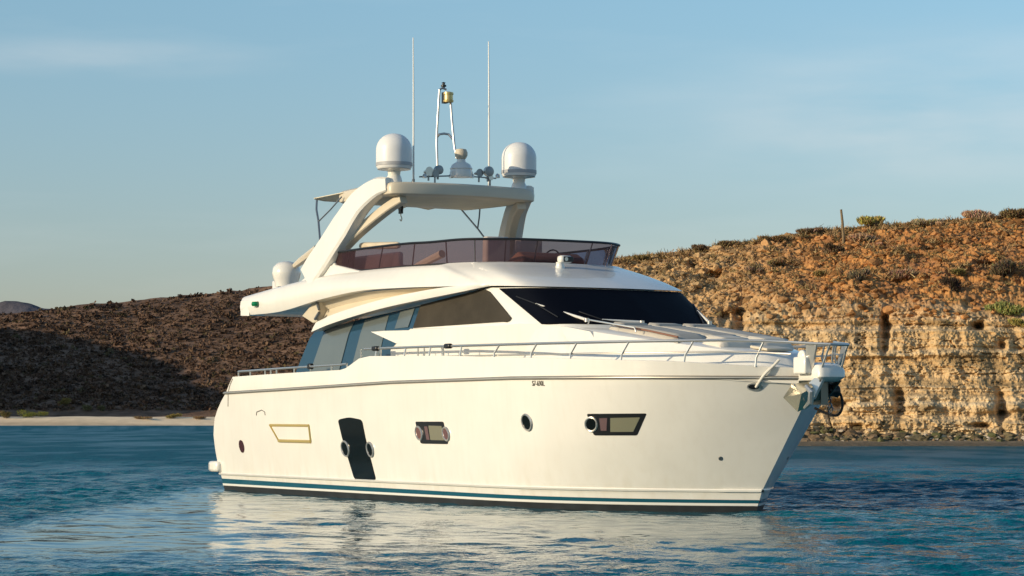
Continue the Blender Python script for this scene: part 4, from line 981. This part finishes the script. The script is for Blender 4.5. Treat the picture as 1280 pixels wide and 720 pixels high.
# whip aerials
for y, zt in ((-.98, 9.88), (.92, 9.95)):
    x = 6.78
    w = obj('whip_aerial', tube([(x, y, 6.72), (x, y, 7.3), (x, y, 8.8), (x-.015, y, zt)], [.022, .022, .017, .011], 8), WLINE, YA)
    obj('aerial_base', join(lathe([(.05, 0), (.045, .05), (.03, .06), (.03, .14), (0, .14)], (x, y, 6.70), 12), tube([(x-.1, y, 6.75), (x, y, 6.82)], .02, 6)), DSTEEL, w)
# light mast
mx_, my_ = 6.62, 0.0
def MP(px, py, y=0.0): return L(px, py, y)
a0, a1 = MP(547, 212, -.12), MP(549.5, 112, -.08); b0, b1 = MP(571, 196, .14), MP(564, 112, .08)
mast = obj('light_mast', join(tube([a0, MP(546, 180, -.13), MP(546.5, 160, -.12), a1], .026, 8), tube([MP(571, 198, .14), MP(568, 182, .14), MP(565, 150, .1), MP(563, 122, .08)], .026, 8),
     tube([MP(546, 172, -.12), MP(549, 168, -.1), MP(555, 167, 0), MP(561, 168, .1), MP(566, 174, .13)], .026, 8), tube([a1, MP(553, 110, -.03), MP(558, 112, .04)], .022, 8)), mat('mast_steel', (.42, .42, .42), .3, metal=.9), YA)
c = MP(560.5, 122); obj('lantern', lathe([(.055, -.11), (.11, -.10), (.115, -.06), (.10, -.05), (.10, .06), (.115, .07), (.11, .11), (.03, .13), (0, .13)], tuple(c), 16), BRASS, mast)
obj('lantern_bracket', box(tuple(c+Vector((-.09, -.04, .0))), (.10, .10, .24)), BLK, mast)
c = MP(554.5, 111.5); obj('anemometer', lathe([(.03, 0), (.03, .05), (.06, .055), (.06, .09), (.03, .10), (.03, .13), (.05, .14), (0, .16)], tuple(c), 12), BLK, mast)
# radar and smaller gear along the front of the hardtop
c = MP(576.5, 221.5)
rd = obj('radar_pedestal', lathe([(.24, 0), (.25, .10), (.23, .16), (.245, .18), (.20, .27), (.10, .33), (.09, .38), (0, .38)], tuple(c), 24), GEL, YA)
obj('radar_dome', lathe([(.06, .36), (.10, .40), (.135, .46), (.14, .53), (.11, .60), (0, .62)], tuple(c), 24), BEIGE, rd)
def horn(px, py, y, r, m=STEEL):
    c = L(px, py, y); o = obj('horn', lathe([(r, .0), (r*.92, -.02), (r*.5, -.12), (r*.25, -.22), (0, -.23)], tuple(c), 16, 'x'), m, YA)
    obj('horn_foot', tube([c+Vector((-.05, 0, 0)), c+Vector((-.05, 0, -.2))], .02, 6), DSTEEL, o)
horn(537, 214, -.75, .10); horn(545, 217, -.6, .08, DSTEEL); horn(600, 216, .55, .09, DSTEEL); horn(614, 222, .8, .06)
def search(px, py, y, r, m):
    c = L(px, py, y); o = obj('searchlight', lathe([(0, -.12), (r*.7, -.10), (r, -.02), (r, .05)], tuple(c), 18, 'x'), m, YA)
    obj('lamp_glass', lathe([(r*.93, .052), (0, .066)], tuple(c), 18, 'x'), DSTEEL, o); obj('lamp_foot', tube([c-Vector((.03, 0, 0)), c-Vector((.03, 0, r+.1))], .025, 6), DSTEEL, o)
search(548, 212.5, -.5, .10, DSTEEL); search(610.5, 214.5, .75, .115, STEEL)
obj('gear_rail', tube([L(524, 221, -.95), L(575, 219.5, 0), L(620, 223, .95)], .016, 6), DSTEEL, YA)
for px, y in ((531, -.85), (564, -.2), (590, .3), (622, 1.0)): obj('deck_light', lathe([(.05, 0), (.05, .06), (.03, .09), (0, .10)], tuple(L(px, 222.5, y)), 10), CHROME, YA)
# hanging pulley block
hb = L(501, 247, -.95)
pb = thing('pulley_block', "small black block with a steel hook hanging under the yacht's hardtop", 'pulley block', lw(hb), R(-HEAD))
obj('hanger_strap', tube([(0, 0, 0), (0, 0, -.16)], .010, 6), DSTEEL, pb)
obj('block_cheek', join(lathe([(0, -.03), (.075, -.028), (.085, 0), (.075, .028), (0, .03)], (0, 0, -.24), 14, 'y'), box((0, 0, -.30), (.12, .06, .10))), BLK, pb, bevel=.01)
obj('hook', tube([(0, 0, -.34), (0, 0, -.40), (.035, 0, -.43), (.045, 0, -.47), (.02, 0, -.51), (-.02, 0, -.50), (-.035, 0, -.47)], .012, 6), STEEL, pb)

# aft deck gear: davit housing and raft canister on the tail of the flybridge
c = L(358, 353, -1.6)
dv = obj('crane_housing', lathe([(.26, -.1), (.27, .0), (.30, .08), (.33, .20), (.31, .34), (.22, .44), (.10, .48), (0, .485)], tuple(c), 24), GEL, YA)
obj('crane_base', lathe([(.2, -.45), (.2, -.11), (.0, -.11)], tuple(c), 20), RUB, dv)
obj('locker_box', prism([L(*p) for p in ((340, 351.5, -1.7), (346, 350, -1.7), (351, 355, -1.7), (351, 364, -1.7), (340, 364, -1.7))], (0, .4, 0)), mat('locker_white', (.7, .68, .66), .5), YA, bevel=.02)

# ---- roof: searchlight and wipers
c = L(700, 336, -0.42)
s_ = obj('roof_searchlight', lathe([(.10, -.02), (.09, .05), (.075, .10), (.085, .13), (0, .14)], tuple(c), 18), GEL, YA)
obj('lamp_housing', box(tuple(c+Vector((.02, 0.10, .19))), (.18, .29, .15)), GEL, s_, bevel=.05)
obj('lamp_glass', box(tuple(c+Vector((.105, 0.13, .19))), (.03, .23, .11)), BLK, s_, bevel=.02)
obj('lamp_reflector', lathe([(.04, .13), (.0, .125)], tuple(c+Vector((0, .07, .19))), 14, 'x'), CHROME, s_)
def onws(i, t, off): return D(i, t, off)
def wiper(i0, t0, i1, t1, mir=False):
    f = (lambda p: Vector((p.x, -p.y, p.z))) if mir else (lambda p: p)
    a, b = f(onws(i0, t0, .07)), f(onws(i1, t1, .05))
    w = obj('wiper', tube([a, a*.4+b*.6, b], [.030, .020, .012], 8), GEL, YA)
    obj('wiper_pivot', lathe([(.05, -.04), (.05, .03), (0, .04)], tuple(a), 12), CHROME, w)
    obj('wiper_blade', tube([f(onws(i1-.35, t1+.22 if t1 < .7 else t1, .035)), b, f(onws(i1+.25, max(t1-.35, .05), .035))], .011, 6), BLK, w)
wiper(7.55, .06, 6.62, .52); wiper(7.5, .06, 7.45, .42, True); wiper(8.7, .03, 7.95, .10, False)

# ---- foredeck trunk, sunpads
TK_T = [(13.0, -1.72, 3.45), (14.2, -1.62, 3.40), (15.4, -1.45, 3.25), (16.6, -1.2, 3.09), (17.6, -.85, 2.95), (18.2, -.45, 2.87), (18.4, 0, 2.85)]
TK_B = [(12.6, -2.08, 2.6), (14.4, -2.05, 2.55), (15.8, -1.80, 2.5), (17.0, -1.45, 2.5), (18.0, -1.0, 2.46), (18.6, -.5, 2.45), (18.75, 0, 2.45)]
kt, kb = ring(TK_T, 6), ring(TK_B, 6)
rowsT = [mring(kb), mring([a*.25+b*.75 for a, b in zip(kb, kt)]), mring([a*.06+b*.94+Vector((0, 0, .01)) for a, b in zip(kb, kt)]), mring([Vector((p.x-.04, p.y*.95, p.z+.018)) for p in kt])]
V, F = grid(rowsT); nn = len(rowsT[0]); F += capf(3*nn, nn)
obj('coachroof', (V, F), GEL, YA, smooth=30)
def tkz(x): return I(x, [(12, 3.50), (13.0, 3.468), (14.2, 3.418), (15.4, 3.268), (16.6, 3.108), (17.6, 2.968), (18.4, 2.868)])
def pad(x0, x1, y0, y1, th, name, m, lift=.0):
    rows = []
    for i in range(9):
        t = i/8; x = x0+(x1-x0)*t; e = min(t, 1-t)
        rows.append([Vector((x, y0+(y1-y0)*j/8, tkz(x)+lift+th*min(1, (min(e, min(j, 8-j)/8)*9))**.5)) for j in range(9)])
    return obj(name, shell(rows, (0, 0, -.03)), m, YA, smooth=60)
for y0, y1 in ((-1.28, -.44), (-.42, .42), (.44, 1.28)):
    s0 = pad(14.75, 16.75, y0*.93, y1*.93, .12, 'sunpad', PAD, .0)
    s1 = pad(14.55, 14.85, y0*.93, y1*.93, .125, 'headrest', PAD, .02); s1.parent = s0
    obj('piping', tube([(14.75, y0*.93, tkz(14.75)+.10), (15.8, y0*.93, tkz(15.8)+.10), (16.75, y0*.93, tkz(16.75)+.08)], .018, 6), PIPING if y0 < -1 else PADL, s0)
for y in (-.45, .45): pad(17.0, 17.55, y-.38, y+.38, .16, 'seat_cushion', PADL)
obj('foredeck_hatch', box((17.95, 0, tkz(17.95)+.03), (.5, .6, .05), Matrix.Rotation(R(7.5), 3, 'Y')), GEL2, YA, bevel=.02)
obj('grab_rail', tube([(14.3, -1.5, 3.46), (14.35, -1.5, 3.55), (15.6, -1.34, 3.37), (15.65, -1.34, 3.29)], .016, 6), STEEL, YA)
# ---- bow rail
def rp(px, py, inset=.09):
    y = -2.4
    for _ in range(60):
        p = L(px, py, y); y = y+.5*((-max(hull_y(p.x, 2.75)-inset, 0.12))-y)
    return L(px, py, y)
top = [rp(462, 439.5), rp(487, 437.2), rp(530, 435.3), rp(577, 433.6), rp(640, 432.8), rp(700, 432), rp(780, 431)]
def railz(x): return I(x, [(8, 3.14), (10, 3.13), (13, 3.10), (15.5, 3.075), (17.5, 3.07), (19, 3.07), (20, 3.05)])
def railp(x, zf): return Vector((x, -max(hull_y(min(x, 19.0), 2.75)-.09, .0), zf(x)))
xs_ = list(np.linspace(7.65, 18.2, 30)); plan = [railp(x, railz) for x in xs_]
plan += [Vector((18.75, -.78, 3.05)), Vector((19.2, -.54, 3.02)), Vector((19.6, -.38, 2.99)), Vector((19.84, -.20, 2.975)), Vector((19.88, 0, 2.97))]
rail = obj('bow_rail', tube(mring(plan), .026, 8), STEEL, YA)
midp = [Vector((p.x-.02, p.y*(.995), p.z-.20)) for p in plan if p.x > 10.6]; midp = [Vector((midp[0].x-.1, midp[0].y, midp[0].z+.17))]+midp
for s in (1, -1): obj('mid_rail', tube([Vector((p.x, p.y*s, p.z)) for p in midp[:-3]], .016, 6), STEEL, rail)
for x in (8.2, 9.4, 10.4, 11.6, 13.0, 14.3, 15.5, 16.7, 17.8, 18.75):
    p = railp(x, railz) if x < 18.5 else Vector((18.75, -.78, 3.07)); xb = x-.13 if x > 12 else x
    q = Vector((xb, -max(hull_y(xb, 2.7)-.05, .05), I(xb, TOPZ)-.02)); q2 = q+(p-q)*.3+Vector((-.05 if x > 12 else 0, 0, .02))
    for s in (1, -1): obj('stanchion', tube([Vector((v.x, v.y*s, v.z)) for v in (q, q2, p)], .019, 7), STEEL, rail)
for s in (1, -1):   # broad pulpit gate posts
    obj('pulpit_post', prism([(19.45, -.42*s, 3.0), (19.66, -.36*s, 2.98), (19.44, -.30*s, 2.50), (19.32, -.34*s, 2.50)], (0, .035*s, 0)), STEEL, rail)
    obj('pulpit_strut', tube([(19.82, -.20*s, 2.97), (19.76, -.20*s, 2.85), (19.62, -.22*s, 2.55)], .02, 6), STEEL, rail)
# aft rail, low
lp = [Vector((x, -hull_y(x, 2.65)+.08, I(x, TOPZ)+.115)) for x in np.linspace(1.45, 6.9, 18)]
for s in (1, -1):
    r_ = obj('aft_rail', tube([Vector((p.x, p.y*s, p.z)) for p in lp], .024, 8), STEEL, YA)
    for x in (1.45, 2.1, 2.9, 3.2, 3.5, 4.4, 5.2, 6.2, 6.9):
        y = (-hull_y(x, 2.65)+.08)*s; obj('rail_post', tube([(x, y, I(x, TOPZ)-.02), (x, y, I(x, TOPZ)+.115)], .017, 6), STEEL, r_)
    for x in (7.5, 8.35, 9.9, 10.15, 10.9):
        y = (-hull_y(x, 2.7)+.09)*s; obj('rail_post', tube([(x, y, I(x, TOPZ)-.02), (x, y, railz(x))], .017, 6), STEEL, rail)
    for x in (8.15, 11.1):
        y = (-hull_y(x, 2.7)+.08)*s; obj('fender_hook', box((x, y, railz(x)+.0), (.22, .10, .10)), BLK, rail, bevel=.03)
    obj('fender_hook', box((5.15, (-hull_y(5, 2.65)+.1)*s, I(5.15, TOPZ)+.12), (.16, .1, .13)), BLK, r_, bevel=.03)
# ---- bow fittings
def facing(px, py, y): return L(px, py, y)
# hawse fairlead, starboard and port
for f in (lambda q: q, mirror):
    hw = obj('hawse_fairlead', f(hull_panel(ell(944.5, 484, 9.5, 5.0, .08, 22), .025, .05, 2)), CHROME, YA)
    obj('hawse_hole', f(hull_panel(ell(943.5, 483.8, 6.6, 3.0, .08, 18), .03, .03, 1)), BLK, hw)
p0 = HP(945, 484, .05); p1 = HP(955, 469, .09); p2 = rp(968, 456, .03); p3 = rp(974, 449.5, .05)
o = obj('mooring_rope', tube([q-p0 for q in catmull([p0, p1, p2, p3], 5)], .026, 8), ROPE); o.location = lw(p0); o.rotation_euler = (0, 0, R(-HEAD))
tag(o, "short pale mooring rope running from the oval fairlead up to the yacht's bow rail", 'rope')
# nose of the deck: roller platform
NS = [(19.1, .30), (19.52, .30), (19.66, .27), (19.70, .14), (19.71, .0)]
nose = catmull([(x, -y, 0) for x, y in NS], 5)
rowsN = [mring([Vector((p.x*1-.10, p.y*.8, 2.34)) for p in nose]), mring([Vector((p.x, p.y, 2.42)) for p in nose]), mring([Vector((p.x, p.y, 2.52)) for p in nose]), mring([Vector((p.x-.05, p.y*.9, 2.62)) for p in nose]), mring([Vector((p.x-.2, p.y*.6, 2.67)) for p in nose])]
V, F = grid(rowsN); nn = len(rowsN[0]); F += capf(0, nn)+capf(4*nn, nn)
for r in range(4): F.append((r*nn, (r+1)*nn, (r+1)*nn+nn-1, r*nn+nn-1))
obj('bow_platform', (V, F), GEL, YA, smooth=40)
obj('bow_chock', join(box((19.28, -.36, 2.62), (.34, .16, .30)), lathe([(.09, -.05), (.12, 0), (.09, .05)], (19.28, -.36, 2.78), 14, 'y')), GEL, YA, bevel=.03)
obj('stem_plate', join(prism([(18.86, -.10, 1.95), (19.15, -.34, 2.36), (19.62, -.24, 2.36), (19.35, -.05, 1.95)], (0, .02, 0)), prism([(18.86, .10, 1.95), (19.15, .34, 2.36), (19.62, .24, 2.36), (19.35, .05, 1.95)], (0, -.02, 0)), box((19.33, 0, 2.15), (.22, .16, .42))), mat('anchor_pocket_steel', (.16, .17, .15), .3, metal=.7), YA)
# anchor: plough blade hung on the starboard side of the stem, shank up in the roller
an = thing('anchor', "big stainless plough anchor stowed on the yacht's bow under the rub rail", 'anchor', lw(L(1000, 497, -.42)), R(-HEAD))
base = L(1000, 497, -.42)
def A_(px, py, y): return L(px, py, y)-base
tip, tl, tr, bl, br_, keel = A_(979, 497, -.62), A_(990, 480, -.58), A_(1013, 477, -.34), A_(997, 515, -.50), A_(1017, 507, -.24), A_(1002, 492, -.74)
hi2, lo2 = A_(1016, 484, -.44), A_(1010, 509, -.44)
V = [tip, tl, tr, hi2, lo2, bl, keel, A_(1005, 498, -.18)]
obj('fluke', (V, [(0, 1, 6), (1, 2, 6), (2, 3, 6), (3, 4, 6), (4, 5, 6), (5, 0, 6), (0, 7, 1), (1, 7, 2), (2, 7, 3), (3, 7, 4), (4, 7, 5), (5, 7, 0)]), mat('polished_anchor', (.66, .61, .48), .22, metal=.9), an, smooth=20)
obj('fluke_rib', tube([A_(1007, 482, -.66), A_(1014, 490, -.62), A_(1013, 503, -.60), A_(1006, 510, -.58)], [.035, .055, .055, .03], 8), STEEL, an)
obj('shank', prism([A_(1006, 486, -.40), A_(1012, 478, -.40), A_(1024, 466, -.16), A_(1031, 468, -.16), A_(1016, 499, -.36), A_(1009, 502, -.40)], (0, .07, 0)), STEEL, an, bevel=.01)
# chain and shackle on the port side of the stem
ch = obj('anchor_chain', join(*[tube([Vector(p)+Vector((.05*math.cos(a), .025*math.sin(a)*(k % 2), .05*math.sin(a))) for a in [j*math.pi/4 for j in range(9)]], .014, 5) for k, p in enumerate([L(1030+1.2*k, 476+5.2*k, .22+.015*k) for k in range(8)])]), DSTEEL, YA)
obj('bow_roller', join(lathe([(.0, -.12), (.12, -.11), (.07, 0), (.12, .11), (0, .12)], tuple(L(1040, 489, .25)), 16, 'y'), box(tuple(L(1033, 488, .22)), (.3, .26, .22))), BLK, YA, bevel=.02)
obj('bridle_line', tube(catmull([L(1038, 484, .3), L(1050, 492, .45), L(1053, 508, .5), L(1047, 519, .45), L(1034, 517, .3), L(1018, 510, .1)], 5), .024, 7), RUBBER, YA)
# cleats
for x in (3.0, 12.2, 17.3):
    for s in (1, -1):
        y = (-hull_y(x, 2.7)+.30)*s; z = I(x, TOPZ)-.22
        obj('cleat', join(tube([(x-.16, y, z+.10), (x+.16, y, z+.10)], .022, 7), tube([(x-.06, y, z), (x-.06, y, z+.10)], .02, 6), tube([(x+.06, y, z), (x+.06, y, z+.10)], .02, 6)), CHROME, YA)
